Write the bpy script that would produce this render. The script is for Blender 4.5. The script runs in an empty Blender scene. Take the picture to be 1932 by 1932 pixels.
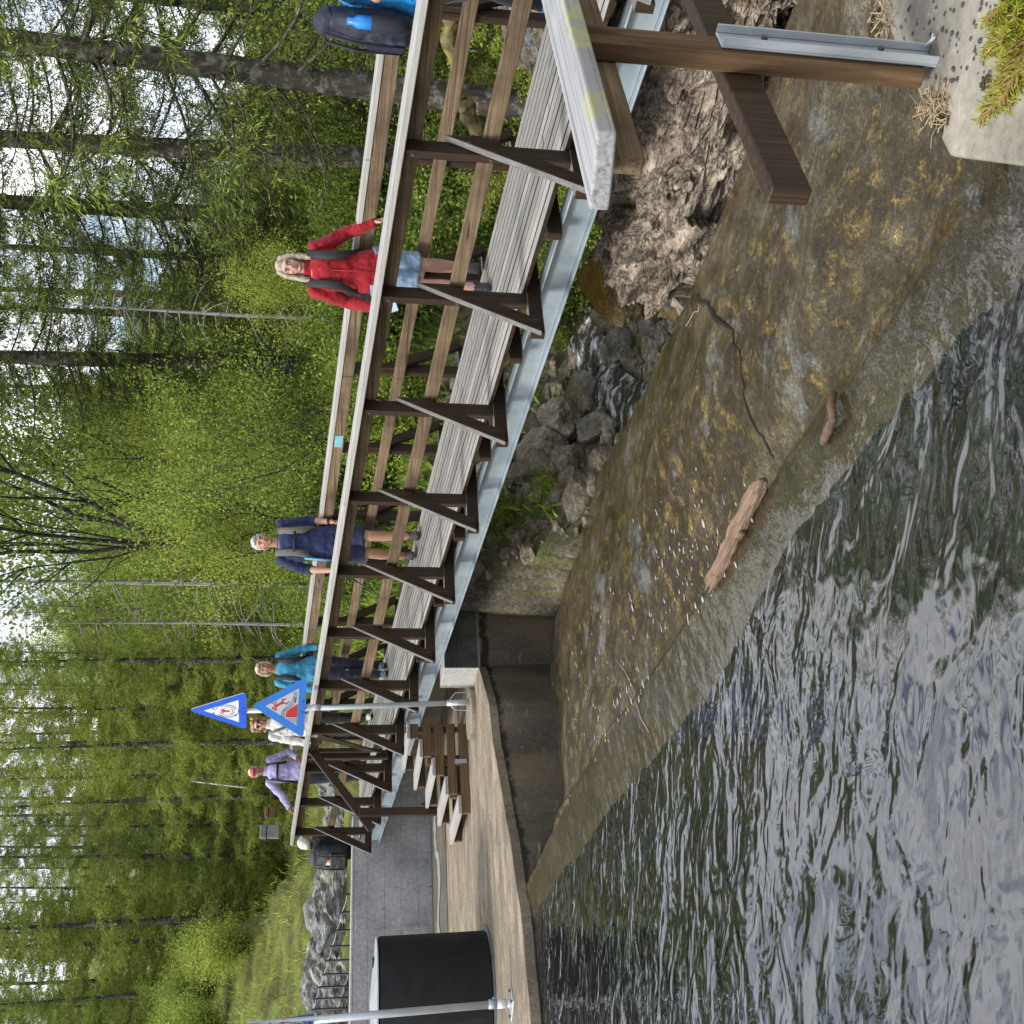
import bpy, bmesh, math, random
import numpy as np
from mathutils import Vector, Matrix, noise as mnoise
RNG = random.Random(7)
SC = bpy.context.scene
COL = SC.collection
R = math.radians

# ------------------------------------------------------------------ camera calibration (metres; z=0 is the bridge deck at its first post)
F, PITCH, ROLL, HC = 2100.0, 0.15234579824, -0.0249094176, 1.29863762
X0, Y0, TH, G = 2.12988747, 6.62740019, 0.61308337, 0.07251098
DV = Vector((-math.sin(TH), math.cos(TH), 0)); NV = Vector((math.cos(TH), math.sin(TH), 0)); OV = Vector((X0, Y0, 0)); CV = Vector((0, 0, HC))
_fw = Vector((0, math.cos(PITCH), -math.sin(PITCH))); _u0 = Vector((0, math.sin(PITCH), math.cos(PITCH))); _r0 = Vector((1, 0, 0))
CR = math.cos(ROLL) * _r0 - math.sin(ROLL) * _u0
CU = math.sin(ROLL) * _r0 + math.cos(ROLL) * _u0
def ray(x, y):
    return _fw + CR * ((1932 - y - 966) / F) - CU * ((x - 966) / F)
def onz(x, y, z):
    d = ray(x, y); return CV + d * ((z - HC) / d.z)
def aty(x, y, Y):
    d = ray(x, y); return CV + d * (Y / d.y)
def onplane(x, y, p, n):
    d = ray(x, y); return CV + d * ((Vector(p) - CV).dot(n) / d.dot(n))
def ons(x, y, s):
    return onplane(x, y, OV + DV * s, DV)
def onn(x, y, n):
    return onplane(x, y, OV + NV * n, NV)
def bw(s, n, z):
    return OV + DV * s + NV * n + Vector((0, 0, z))
def bl(p):
    q = Vector(p) - OV; return q.dot(DV), q.dot(NV), q.z
def ondeck(x, y, dz=0.0):
    d = ray(x, y); c = CV - OV
    t = (G * c.dot(DV) + dz - HC) / (d.z - G * d.dot(DV)); return CV + d * t

cam_d = bpy.data.cameras.new('camera'); cam = bpy.data.objects.new('camera', cam_d); COL.objects.link(cam)
cam_d.sensor_width = 36; cam_d.sensor_fit = 'HORIZONTAL'; cam_d.lens = 36 * F / 1932; cam_d.clip_start = 0.05; cam_d.clip_end = 2000
# the photograph lies on its side: image-right is down, image-up is right
cam.matrix_world = Matrix((
    (-CU.x, CR.x, -_fw.x, 0), (-CU.y, CR.y, -_fw.y, 0), (-CU.z, CR.z, -_fw.z, HC), (0, 0, 0, 1)))
SC.camera = cam

# ------------------------------------------------------------------ objects
def tag(o, label=None, cat=None, group=None, kind=None):
    if label: o['label'] = label
    if cat: o['category'] = cat
    if group: o['group'] = group
    if kind: o['kind'] = kind
    return o
def thing(name, label, cat, loc=(0, 0, 0), rz=0.0, group=None):
    o = bpy.data.objects.new(name, None); COL.objects.link(o)
    o.empty_display_size = 0.1
    o.location = loc; o.rotation_euler = (0, 0, rz)
    return tag(o, label, cat, group)
def obj(name, me, m=None, parent=None, smooth=False):
    if smooth and len(me.polygons):
        me.polygons.foreach_set('use_smooth', [True] * len(me.polygons))
    o = bpy.data.objects.new(name, me); COL.objects.link(o)
    if m is not None: me.materials.append(m)
    if parent is not None: o.parent = parent
    return o
def bevel(o, w=0.004, seg=1):
    b = o.modifiers.new('bevel', 'BEVEL'); b.width = w; b.segments = seg; b.limit_method = 'ANGLE'; return o

class MB:
    def __init__(s): s.v = []; s.f = []; s.mi = []
    def add(s, vs, fs, mi=0):
        n = len(s.v); s.v += [tuple(p) for p in vs]
        for f in fs: s.f.append(tuple(i + n for i in f)); s.mi.append(mi)
    def hexa(s, p, mi=0):      # 8 points: bottom ring 0-3, top ring 4-7
        s.add(p, [(3, 2, 1, 0), (4, 5, 6, 7), (0, 1, 5, 4), (1, 2, 6, 5), (2, 3, 7, 6), (3, 0, 4, 7)], mi)
    def box(s, x0, x1, y0, y1, z0, z1, mi=0):
        s.hexa([(x0, y0, z0), (x1, y0, z0), (x1, y1, z0), (x0, y1, z0), (x0, y0, z1), (x1, y0, z1), (x1, y1, z1), (x0, y1, z1)], mi)
    def bar(s, a, b, w, h, up=(0, 0, 1), mi=0):   # w across, h along up
        a, b = Vector(a), Vector(b); d = (b - a).normalized(); r = d.cross(Vector(up)).normalized(); u = r.cross(d).normalized()
        p = [a - r * w / 2 - u * h / 2, a + r * w / 2 - u * h / 2, b + r * w / 2 - u * h / 2, b - r * w / 2 - u * h / 2]
        q = [x + u * h for x in p]; s.hexa(p + q, mi)
    def prism(s, A, off, mi=0):
        A = [Vector(p) for p in A]; off = Vector(off); n = len(A)
        s.add(A + [p + off for p in A], [tuple(range(n))[::-1], tuple(range(n, 2 * n))] + [(i, (i + 1) % n, (i + 1) % n + n, i + n) for i in range(n)], mi)
    def tube(s, pts, rad, n=8, cap=True, mi=0, side=None):
        pts = [Vector(p) for p in pts]
        if not hasattr(rad, '__len__'): rad = [rad] * len(pts)
        ref = Vector(side) if side is not None else None
        base = len(s.v); prev = None
        for i, p in enumerate(pts):
            t = (pts[min(i + 1, len(pts) - 1)] - pts[max(i - 1, 0)])
            t = t.normalized() if t.length > 1e-9 else Vector((0, 0, 1))
            if ref is not None: a = ref
            elif prev is not None: a = prev
            else: a = Vector((0, 0, 1)) if abs(t.z) < .9 else Vector((1, 0, 0))
            x = (a - t * a.dot(t))
            x = x.normalized() if x.length > 1e-6 else t.orthogonal().normalized()
            prev = x; y = t.cross(x)
            r = rad[i]; rx, ry = (r if hasattr(r, '__len__') else (r, r))
            for k in range(n):
                an = 2 * math.pi * k / n; s.v.append(tuple(p + x * (rx * math.cos(an)) + y * (ry * math.sin(an))))
        for i in range(len(pts) - 1):
            for k in range(n):
                a = base + i * n + k; b = base + i * n + (k + 1) % n
                s.f.append((a, b, b + n, a + n)); s.mi.append(mi)
        if cap:
            s.f.append(tuple(base + k for k in range(n))[::-1]); s.mi.append(mi)
            e = base + (len(pts) - 1) * n; s.f.append(tuple(e + k for k in range(n))); s.mi.append(mi)
    def ball(s, c, r, n=10, m=6, mi=0):
        c = Vector(c); r = r if hasattr(r, '__len__') else (r, r, r)
        pts = []; 
        for i in range(1, m):
            ph = math.pi * i / m
            for k in range(n):
                a = 2 * math.pi * k / n; pts.append((c.x + r[0] * math.sin(ph) * math.cos(a), c.y + r[1] * math.sin(ph) * math.sin(a), c.z - r[2] * math.cos(ph)))
        b = len(pts); pts += [(c.x, c.y, c.z - r[2]), (c.x, c.y, c.z + r[2])]
        fs = []
        for i in range(m - 2):
            for k in range(n):
                a0 = i * n + k; a1 = i * n + (k + 1) % n; fs.append((a0, a1, a1 + n, a0 + n))
        for k in range(n):
            fs.append((b, (k + 1) % n, k)); t = (m - 2) * n; fs.append((b + 1, t + k, t + (k + 1) % n))
        s.add(pts, fs, mi)
    def mesh(s, name):
        me = bpy.data.meshes.new(name); me.from_pydata(s.v, [], s.f); 
        if any(s.mi): me.polygons.foreach_set('material_index', s.mi)
        me.update(); return me
    def split(s):
        par = list(range(len(s.v)))
        def fd(a):
            while par[a] != a: par[a] = par[par[a]]; a = par[a]
            return a
        for f in s.f:
            for i in f[1:]: par[fd(i)] = fd(f[0])
        out = {}
        for f, m in zip(s.f, s.mi):
            k = fd(f[0]); o = out.setdefault(k, (MB(), {})); mm, ix = o
            g = []
            for i in f:
                if i not in ix: ix[i] = len(mm.v); mm.v.append(s.v[i])
                g.append(ix[i])
            mm.f.append(tuple(g)); mm.mi.append(m)
        return [o[0] for o in out.values()]
    def builds(s, name, m=None, parent=None, smooth=False):
        return [x.build(name, m, parent, smooth) for x in s.split()]
    def build(s, name, m=None, parent=None, smooth=False):
        ms = m if isinstance(m, (list, tuple)) else [m]
        o = obj(name, s.mesh(name), ms[0], parent, smooth)
        for x in ms[1:]: o.data.materials.append(x)
        return o

def grid_mesh(name, P):      # P: array (a,b,3)
    P = np.asarray(P, float); a, b = P.shape[:2]
    idx = np.arange(a * b).reshape(a, b)
    q = np.stack([idx[:-1, :-1], idx[1:, :-1], idx[1:, 1:], idx[:-1, 1:]], -1).reshape(-1, 4)
    return quads_mesh(name, P.reshape(-1, 3), q)
def quads_mesh(name, V, Q):
    V = np.asarray(V, np.float32); Q = np.asarray(Q, np.int32); k = Q.shape[1]
    me = bpy.data.meshes.new(name); me.vertices.add(len(V)); me.vertices.foreach_set('co', V.ravel())
    me.loops.add(Q.size); me.loops.foreach_set('vertex_index', Q.ravel())
    me.polygons.add(len(Q)); me.polygons.foreach_set('loop_start', np.arange(0, Q.size, k, dtype=np.int32))
    me.polygons.foreach_set('loop_total', np.full(len(Q), k, np.int32))
    me.update(calc_edges=True); me.validate(); return me

# ------------------------------------------------------------------ materials
class NT:
    def __init__(s, name, world=False):
        s.m = bpy.data.materials.new(name); s.m.use_nodes = True; s.t = s.m.node_tree; s.t.nodes.clear()
        s.out = s.n('ShaderNodeOutputMaterial'); s.b = s.n('ShaderNodeBsdfPrincipled'); s.l(s.b.outputs[0], s.out.inputs[0])
        s.tc = s.n('ShaderNodeTexCoord'); s.co = s.tc.outputs['Object']
    def n(s, t, **k):
        x = s.t.nodes.new(t)
        for a, v in k.items(): setattr(x, a, v)
        return x
    def l(s, a, b): s.t.links.new(a, b)
    def map(s, scale=(1, 1, 1), rot=(0, 0, 0), co=None):
        co = co or s.co
        if any(rot):
            r = s.n('ShaderNodeMapping'); r.inputs['Rotation'].default_value = rot; s.l(co, r.inputs[0]); co = r.outputs[0]
        x = s.n('ShaderNodeMapping'); x.inputs['Scale'].default_value = scale
        s.l(co, x.inputs[0]); return x.outputs[0]
    def noise(s, scale=5, detail=4, rough=.55, co=None, dist=0):
        x = s.n('ShaderNodeTexNoise'); x.inputs['Scale'].default_value = scale; x.inputs['Detail'].default_value = detail
        x.inputs['Roughness'].default_value = rough; x.inputs['Distortion'].default_value = dist
        s.l(co or s.co, x.inputs['Vector']); return x.outputs['Fac']
    def voro(s, scale=5, co=None, feature='F1', out='Distance', rnd=1):
        x = s.n('ShaderNodeTexVoronoi', feature=feature); x.inputs['Scale'].default_value = scale; x.inputs['Randomness'].default_value = rnd
        s.l(co or s.co, x.inputs['Vector']); return x.outputs[out]
    def ramp(s, fac, stops, interp='LINEAR'):
        x = s.n('ShaderNodeValToRGB'); x.color_ramp.interpolation = interp; e = x.color_ramp.elements
        while len(e) < len(stops): e.new(.5)
        for i, (p, c) in enumerate(stops):
            e[i].position = p; e[i].color = (c, c, c, 1) if not hasattr(c, '__len__') else tuple(c[:3]) + (1,)
        s.l(fac, x.inputs[0]); return x.outputs[0]
    def mix(s, fac, a, b, mode='MIX'):
        x = s.n('ShaderNodeMix', data_type='RGBA', blend_type=mode)
        for i, v in ((0, fac), (6, a), (7, b)):
            if hasattr(v, 'is_linked') or hasattr(v, 'links'): s.l(v, x.inputs[i])
            elif hasattr(v, '__len__'): x.inputs[i].default_value = tuple(v[:3]) + (1,)
            else: x.inputs[i].default_value = v
        return x.outputs[2]
    def math(s, op, a, b=0.0):
        x = s.n('ShaderNodeMath', operation=op)
        for i, v in ((0, a), (1, b)):
            if hasattr(v, 'links'): s.l(v, x.inputs[i])
            else: x.inputs[i].default_value = v
        return x.outputs[0]
    def sep(s, co=None):
        x = s.n('ShaderNodeSeparateXYZ'); s.l(co or s.co, x.inputs[0]); return x.outputs
    def set(s, **k):
        nm = {'color': 'Base Color', 'rough': 'Roughness', 'metal': 'Metallic', 'ior': 'IOR', 'spec': 'Specular IOR Level', 'coat': 'Coat Weight', 'coatr': 'Coat Roughness', 'sheen': 'Sheen Weight', 'sss': 'Subsurface Weight'}
        for a, v in k.items():
            i = s.b.inputs[nm[a]]
            if hasattr(v, 'links'): s.l(v, i)
            elif a == 'color': i.default_value = tuple(v[:3]) + (1,)
            else: i.default_value = v
        return s
    def bump(s, h, strength=.5, dist=.01):
        x = s.n('ShaderNodeBump'); x.inputs['Strength'].default_value = strength; x.inputs['Distance'].default_value = dist
        s.l(h, x.inputs['Height']); s.l(x.outputs[0], s.b.inputs['Normal']); return s
    def rnd(s):
        return s.n('ShaderNodeNewGeometry').outputs['Random Per Island']

def plain(name, c, rough=.6, metal=0, var=.25, scale=8, bump=0.0, bscale=60, spec=.5, sheen=0, bdist=.004):
    t = NT(name)
    a = [x * (1 - var) for x in c]; b = [min(1, x * (1 + var)) for x in c]
    t.set(color=t.ramp(t.noise(scale, 5), [(.3, a), (.7, b)]), rough=rough, metal=metal, spec=spec, sheen=sheen)
    if bump: t.bump(t.noise(bscale, 4), bump, bdist)
    return t.m
def wood(name, dark, mid, light, sc, rough=.75, knots=True, blot=.5, island=.25):
    t = NT(name); g = t.map(sc)
    grain = t.noise(1.0, 6, .65, g, .6)
    c = t.ramp(grain, [(.25, dark), (.5, mid), (.75, light)])
    ck = t.ramp(t.noise(1.0, 5, .6, t.map(tuple(x * (.12 if x < 5 else .45) for x in sc)), .2), [(.60, 0), (.635, 1), (.66, .9), (.70, 0)])
    c = t.mix(t.math('MULTIPLY', ck, .65), c, [x * .45 for x in dark])
    blotch = t.ramp(t.noise(2.3, 4, .6), [(.38, 0), (.68, 1)])
    c = t.mix(t.math('MULTIPLY', blotch, blot), c, dark)
    if knots:
        k = t.voro(1.0, t.map(tuple(max(1.2, x * .16) for x in sc)))
        kf = t.ramp(k, [(.06, 1), (.14, 0)])
        c = t.mix(t.math('MULTIPLY', kf, .85), c, [x * .35 for x in dark])
    if island:
        rr = t.ramp(t.rnd(), [(0, 1 - island), (1, 1 + island)])
        c = t.mix(1.0, c, rr, 'MULTIPLY')
    t.set(color=c, rough=rough, spec=.25); t.bump(grain, .35, .003)
    return t.m
def leaf(name, cols, trans=.35, rough=.6, big=.35, bscale=.6):
    t = NT(name)
    c = t.ramp(t.rnd(), [(i / (len(cols) - 1), x) for i, x in enumerate(cols)])
    v = t.ramp(t.noise(bscale, 3), [(.3, 1 - big), (.7, 1 + big)])
    c = t.mix(1.0, c, v, 'MULTIPLY')
    oi = t.n('ShaderNodeObjectInfo'); ov = t.ramp(oi.outputs['Random'], [(0, (.78, .8, .8)), (.5, (1, 1, .9)), (1, (1.2, 1.12, 1.0))])
    c = t.mix(1.0, c, ov, 'MULTIPLY')
    t.set(color=c, rough=rough, spec=.3)
    tr = t.n('ShaderNodeBsdfTranslucent'); t.l(c, tr.inputs[0])
    ms = t.n('ShaderNodeMixShader'); ms.inputs[0].default_value = trans
    t.l(t.b.outputs[0], ms.inputs[1]); t.l(tr.outputs[0], ms.inputs[2]); t.l(ms.outputs[0], t.out.inputs[0])
    return t.m
def rockmat(name, c1, c2, c3, scale=3, moss=None, mossamt=.5, lich=None, bump=.8, crackdark=.6, rough=.85):
    t = NT(name)
    n1 = t.noise(scale, 8, .65, dist=.4)
    c = t.ramp(n1, [(.28, c1), (.5, c2), (.72, c3)])
    n2 = t.noise(scale * 9, 5, .7)
    c = t.mix(1.0, c, t.ramp(n2, [(.3, .55), (.7, 1.3)]), 'MULTIPLY')
    vr = t.noise(scale * 1.4, 7, .72, t.map((1, 1, 2.2), (R(25), R(15), 0)), .5)
    cr = t.ramp(vr, [(.40, 1), (.485, 1 - crackdark * .45), (.5, 1 - crackdark), (.515, 1 - crackdark * .45), (.60, 1)])
    v2 = t.noise(scale * 5.5, 5, .75, t.map((1, 1, 1.6)), .8)
    cr = t.mix(1.0, cr, t.ramp(v2, [(.30, 1 - crackdark), (.42, 1)]), 'MULTIPLY')
    if lich:
        c = t.mix(t.ramp(t.noise(scale * 2.5, 6, .7), [(.58, 0), (.66, 1)]), c, lich)
    if moss:
        nz = t.sep(t.n('ShaderNodeNewGeometry').outputs['Normal'])[2]
        mf = t.math('MULTIPLY', t.ramp(nz, [(.2, 0), (.8, 1)]), t.ramp(t.noise(scale * .8, 5, .6), [(.62 - mossamt * .3, 0), (.72 - mossamt * .3, 1)]))
        c = t.mix(mf, c, moss)
    t.set(color=t.mix(1.0, c, cr, 'MULTIPLY'), rough=rough, spec=.3)
    t.bump(t.math('ADD', t.math('MULTIPLY', n1, 1.5), t.math('ADD', t.math('MULTIPLY', n2, .5), t.math('MULTIPLY', cr, .5))), bump, .05)
    return t.m
MT = {}
# bridge-local frame: x along the bridge, z up
MT['board'] = wood('brown_board', (.04, .027, .016), (.155, .108, .062), (.27, .2, .128), (1.6, 75, 75), .75, True, .75)
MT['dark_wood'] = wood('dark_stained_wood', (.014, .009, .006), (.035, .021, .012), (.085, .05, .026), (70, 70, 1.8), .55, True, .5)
MT['cap'] = wood('weathered_cap', (.2, .195, .18), (.32, .31, .285), (.44, .43, .40), (1.2, 85, 85), .8, False, .35)
MT['capedge'] = MT['cap']
MT['deck'] = wood('weathered_deck', (.22, .205, .185), (.34, .325, .295), (.46, .445, .41), (1.2, 95, 95), .85, False, .3, .16)
MT['stair'] = wood('weathered_stair', (.2, .19, .175), (.32, .31, .29), (.43, .42, .39), (1.0, 70, 70), .8, False, .35)
MT['stairside'] = wood('brown_stair', (.06, .038, .02), (.13, .085, .045), (.2, .14, .08), (70, 1.6, 70), .75, True, .4)
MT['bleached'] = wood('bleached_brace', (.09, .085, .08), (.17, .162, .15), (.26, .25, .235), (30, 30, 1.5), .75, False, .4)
MT['silver'] = wood('silver_grey_wood', (.16, .16, .155), (.34, .34, .34), (.5, .5, .5), (1.3, 95, 95), .75, False, .4)
t = NT('galvanised_steel')
n = t.voro(26, t.map((.5, 1, 1)), out='Color'); nn = t.noise(3, 5)
c = t.ramp(nn, [(.3, (.24, .29, .32)), (.7, (.42, .48, .51))])
sp = t.ramp(t.noise(90, 2), [(.68, 0), (.76, 1)])
c = t.mix(t.math('MULTIPLY', sp, .5), c, (.75, .78, .8))
t.set(color=c, metal=.45, rough=t.ramp(t.noise(14, 3), [(.3, .38), (.7, .6)])); MT['steel'] = t.m
MT['steel_pole'] = plain('galvanised_pole', (.47, .51, .54), .42, .45, .15, 5)
MT['bolt'] = plain('bolt_metal', (.12, .12, .12), .5, .6)
# concretes
def concrete(name, c1, c2, boards=None, stain=None, white=0, gravel=0.0, rough=.85, gsc=60, stainp=(.5, .7), wet=False):
    t = NT(name)
    c = t.ramp(t.noise(1.6, 7, .65), [(.3, c1), (.7, c2)])
    c = t.mix(1.0, c, t.ramp(t.noise(25, 4, .7), [(.3, .72), (.7, 1.22)]), 'MULTIPLY')
    h = t.noise(40, 4, .7)
    if stain is not None:
        c = t.mix(t.ramp(t.noise(1.1, 6, .7, t.map((1, 1, .5))), [(stainp[0], 0), (stainp[1], 1)]), c, stain)
    if boards:
        z = t.sep(t.map(boards))
        w = t.n('ShaderNodeTexWave', wave_type='BANDS', bands_direction='Z', wave_profile='SAW'); w.inputs['Scale'].default_value = 1.0; w.inputs['Distortion'].default_value = .25
        w.inputs['Detail'].default_value = 1
        t.l(t.map(boards), w.inputs['Vector'])
        line = t.ramp(w.outputs['Fac'], [(.0, .55), (.05, 1), (.96, 1), (1, .6)])
        lm = t.mix(t.ramp(t.noise(3, 4), [(.35, .15), (.7, 1)]), (1, 1, 1), line)
        c = t.mix(1.0, c, lm, 'MULTIPLY'); h = t.math('ADD', h, t.math('MULTIPLY', line, 1.2))
    if white:
        wf = t.ramp(t.noise(9, 6, .75, t.map((.6, .6, 2.2))), [(.60, 0), (.66, 1)])
        c = t.mix(t.math('MULTIPLY', wf, white), c, (.62, .62, .6))
    if gravel:
        v = t.voro(gsc, out='Color'); vd = t.voro(gsc, feature='DISTANCE_TO_EDGE')
        bw_ = t.n('ShaderNodeRGBToBW'); t.l(v, bw_.inputs[0])
        c = t.mix(gravel, c, t.ramp(bw_.outputs[0], [(.2, [x * .3 for x in c1]), (.5, c1), (.75, [min(1, x * 1.5) for x in c2])]))
        h = t.math('ADD', h, t.math('MULTIPLY', t.ramp(vd, [(0, 0), (.2, 1)]), 1.2))
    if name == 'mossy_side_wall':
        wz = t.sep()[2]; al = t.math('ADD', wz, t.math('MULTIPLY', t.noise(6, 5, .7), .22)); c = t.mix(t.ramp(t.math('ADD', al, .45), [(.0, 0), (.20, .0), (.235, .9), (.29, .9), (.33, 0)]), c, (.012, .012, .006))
    t.set(color=c, rough=rough, spec=.3); t.bump(h, .6, .006)
    if wet: t.set(coat=1.0, coatr=.12)
    return t.m
MT['wall'] = concrete('board_marked_concrete', (.27, .275, .28), (.47, .475, .48), (1, 1, 1.25), (.15, .135, .11), .9, stainp=(.52, .68))
MT['wall_top'] = concrete('pale_concrete_edge', (.42, .41, .38), (.55, .54, .5))
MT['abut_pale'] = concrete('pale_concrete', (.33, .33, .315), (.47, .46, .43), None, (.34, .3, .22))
MT['abut_shaded'] = concrete('shaded_board_concrete', (.03, .031, .031), (.12, .12, .115), (1, 1, 1.25), (.02, .02, .02))
MT['underwall'] = concrete('brown_under_wall', (.16, .12, .075), (.27, .21, .14), None, (.12, .11, .08))
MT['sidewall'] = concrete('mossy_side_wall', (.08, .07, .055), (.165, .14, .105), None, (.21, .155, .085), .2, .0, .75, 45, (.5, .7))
t = NT('sandy_ledge')
st = t.noise(1.0, 7, .7, t.map((1.4, 4, 1), (0, 0, R(-35))), .2)
c = t.ramp(st, [(.3, (.13, .108, .085)), (.48, (.255, .213, .155)), (.66, (.43, .36, .25))])
c = t.mix(1.0, c, t.ramp(t.noise(75, 4, .8), [(.32, .42), (.55, 1), (.72, 1.5)]), 'MULTIPLY')
c = t.mix(t.ramp(t.noise(5, 5, .7), [(.5, 0), (.66, .7)]), c, (.15, .115, .095))
t.set(color=c, rough=.9, spec=.2); t.bump(t.noise(75, 3, .7), .7, .006); MT['ledge'] = t.m
MT['block'] = concrete('gravelly_concrete', (.15, .135, .105), (.38, .345, .28), None, (.12, .11, .09), .15, .0, .9, 42)
# spillway: wet concrete with algae
def wetmat(name, crest):
    t = NT(name); rt = (0, 0, R(-68))
    fl = t.map((.75, 1.5, 1), rt); f2 = t.map((.8, 1.3, 1), rt)
    big = t.noise(.8, 5, .6); mid = t.noise(2.2, 8, .75, fl); gr = t.noise(34, 6, .85, f2); fine = t.noise(110, 3, .8); st = t.noise(6, 9, .88, t.map((.8, 1.5, 1), rt))
    c = t.ramp(mid, [(.30, (.021, .015, .005)), (.45, (.06, .044, .016)), (.56, (.105, .087, .044)), (.72, (.25, .238, .19))])
    c = t.mix(t.ramp(big, [(.42, .95), (.56, 0)]), c, (.038, .023, .006))
    c = t.mix(t.math('MULTIPLY', t.ramp(st, [(.52, 0), (.60, 1)]), t.ramp(big, [(.42, .95), (.7, .35)])), c, (.30, .21, .052))
    c = t.mix(t.math('MULTIPLY', t.ramp(t.noise(1.6, 7, .7, fl), [(.56, 0), (.68, 1)]), .75), c, (.27, .28, .275))
    if crest: c = t.mix(.72, c, t.ramp(t.noise(1.4, 6, .7), [(.35, (.02, .0155, .009)), (.55, (.042, .033, .021)), (.7, (.07, .059, .042))]))
    c = t.mix(1.0, c, t.ramp(gr, [(.30, .22), (.46, .8), (.56, 1.15), (.68, 2.5)]), 'MULTIPLY')
    c = t.mix(1.0, c, t.ramp(fine, [(.30, .35), (.5, 1), (.68, 2.2)]), 'MULTIPLY')
    t.set(color=c, rough=t.ramp(mid, [(.38, .25), (.62, .5)]), spec=.5, coat=.25 if crest else .4, coatr=.10)
    t.bump(t.math('ADD', t.math('MULTIPLY', gr, .9), t.math('MULTIPLY', fine, .35)), .8, .018); return t.m
MT['chute'] = wetmat('wet_spillway', False); MT['crest'] = wetmat('wet_crest', True)
t = NT('thin_water_film')
w1 = t.noise(7, 3, .5, t.map((1, 1.8, 1), (0, 0, R(-58)))); w2 = t.noise(26, 2, .5)
bn = t.n('ShaderNodeBump'); bn.inputs['Strength'].default_value = .7; bn.inputs['Distance'].default_value = .012; t.l(t.math('ADD', w1, t.math('MULTIPLY', w2, .25)), bn.inputs['Height'])
fr = t.n('ShaderNodeFresnel'); fr.inputs['IOR'].default_value = 1.33
gl = t.n('ShaderNodeBsdfGlossy'); gl.inputs['Roughness'].default_value = .03; t.l(bn.outputs[0], gl.inputs['Normal']); tp_ = t.n('ShaderNodeBsdfTransparent'); tp_.inputs[0].default_value = (.88, .85, .76, 1)
ms_ = t.n('ShaderNodeMixShader'); t.l(t.math('MULTIPLY', fr.outputs[0], .13), ms_.inputs[0]); t.l(tp_.outputs[0], ms_.inputs[1]); t.l(gl.outputs[0], ms_.inputs[2]); t.l(ms_.outputs[0], t.out.inputs[0]); MT['film'] = t.m
t = NT('dark_crack'); t.set(color=(.02, .017, .01), rough=.4); MT['crack'] = t.m
t = NT('reservoir_water')
sx = t.map((1.0, 1.6, 1), (0, 0, R(8)))
w1 = t.noise(1.1, 2, .5, sx, .3); w2 = t.noise(3.6, 2, .5, t.map((1, 1.7, 1), (0, 0, R(10))), .7); w3 = t.noise(10, 1, .4, sx, .6)
am = t.ramp(t.noise(.45, 2, .5), [(.35, .35), (.65, 1.15)])
hh = t.math('ADD', t.math('MULTIPLY', w1, .9), t.math('MULTIPLY', am, t.math('ADD', t.math('MULTIPLY', w2, .62), t.math('MULTIPLY', w3, .11))))
t.set(color=(.009, .0095, .0105), rough=.025, ior=2.05, spec=.5); t.bump(hh, 1.0, .042); MT['water'] = t.m
t = NT('stream_water')
t.set(color=t.ramp(t.noise(3, 6, .7, t.map((1, 2.5, 1))), [(.5, (.03, .026, .018)), (.6, (.35, .36, .36)), (.7, (.75, .77, .78))]), rough=.15, ior=1.33)
t.bump(t.noise(9, 4), .8, .06); MT['stream'] = t.m
MT['foam'] = plain('white_foam', (.42, .42, .39), .6, 0, .08)
# ground
t = NT('forest_ground')
z = t.n('ShaderNodeNewGeometry'); nz = t.sep(z.outputs['Normal'])[2]
c = t.ramp(t.noise(1.7, 8, .7), [(.3, (.05, .042, .022)), (.5, (.15, .16, .045)), (.66, (.24, .29, .06))])
rk = t.ramp(t.noise(2.6, 8, .7), [(.28, (.045, .04, .033)), (.5, (.17, .145, .115)), (.72, (.36, .31, .25))])
rk = t.mix(1.0, rk, t.ramp(t.noise(24, 5, .75), [(.32, .4), (.7, 1.4)]), 'MULTIPLY')
c = t.mix(t.ramp(nz, [(.55, 1), (.86, 0)]), c, rk)
c = t.mix(1.0, c, t.ramp(t.noise(30, 5, .7), [(.3, .6), (.7, 1.3)]), 'MULTIPLY')
t.set(color=c, rough=.95, spec=.15); t.bump(t.noise(14, 7, .7), 1.0, .06); MT['ground'] = t.m
MT['gravel'] = concrete('grey_gravel', (.13, .13, .13), (.24, .24, .235), None, None, .25, .8, .8, 22)
MT['rock_brown'] = rockmat('fractured_brown_rock', (.20, .16, .125), (.52, .42, .32), (.78, .68, .54), 3.2, None, 0, None, 1.0, .8)
MT['rock_grey'] = rockmat('grey_lichen_rock', (.17, .17, .16), (.34, .34, .32), (.52, .52, .48), 1.8, (.24, .29, .06), .25, (.58, .6, .45), .8, .5)
MT['rock_moss'] = rockmat('mossy_rock', (.07, .06, .06), (.2, .175, .17), (.36, .32, .31), 4, (.26, .17, .03), .75, None, .9, .5)
MT['boulder'] = rockmat('stream_boulder', (.15, .125, .09), (.40, .34, .255), (.62, .55, .44), 5, (.16, .12, .025), .3, None, .9, .4)
MT['wetrock'] = rockmat('wet_dark_rock', (.09, .085, .07), (.25, .22, .18), (.44, .40, .33), 5, None, 0, None, .8, .4, .55)
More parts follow.
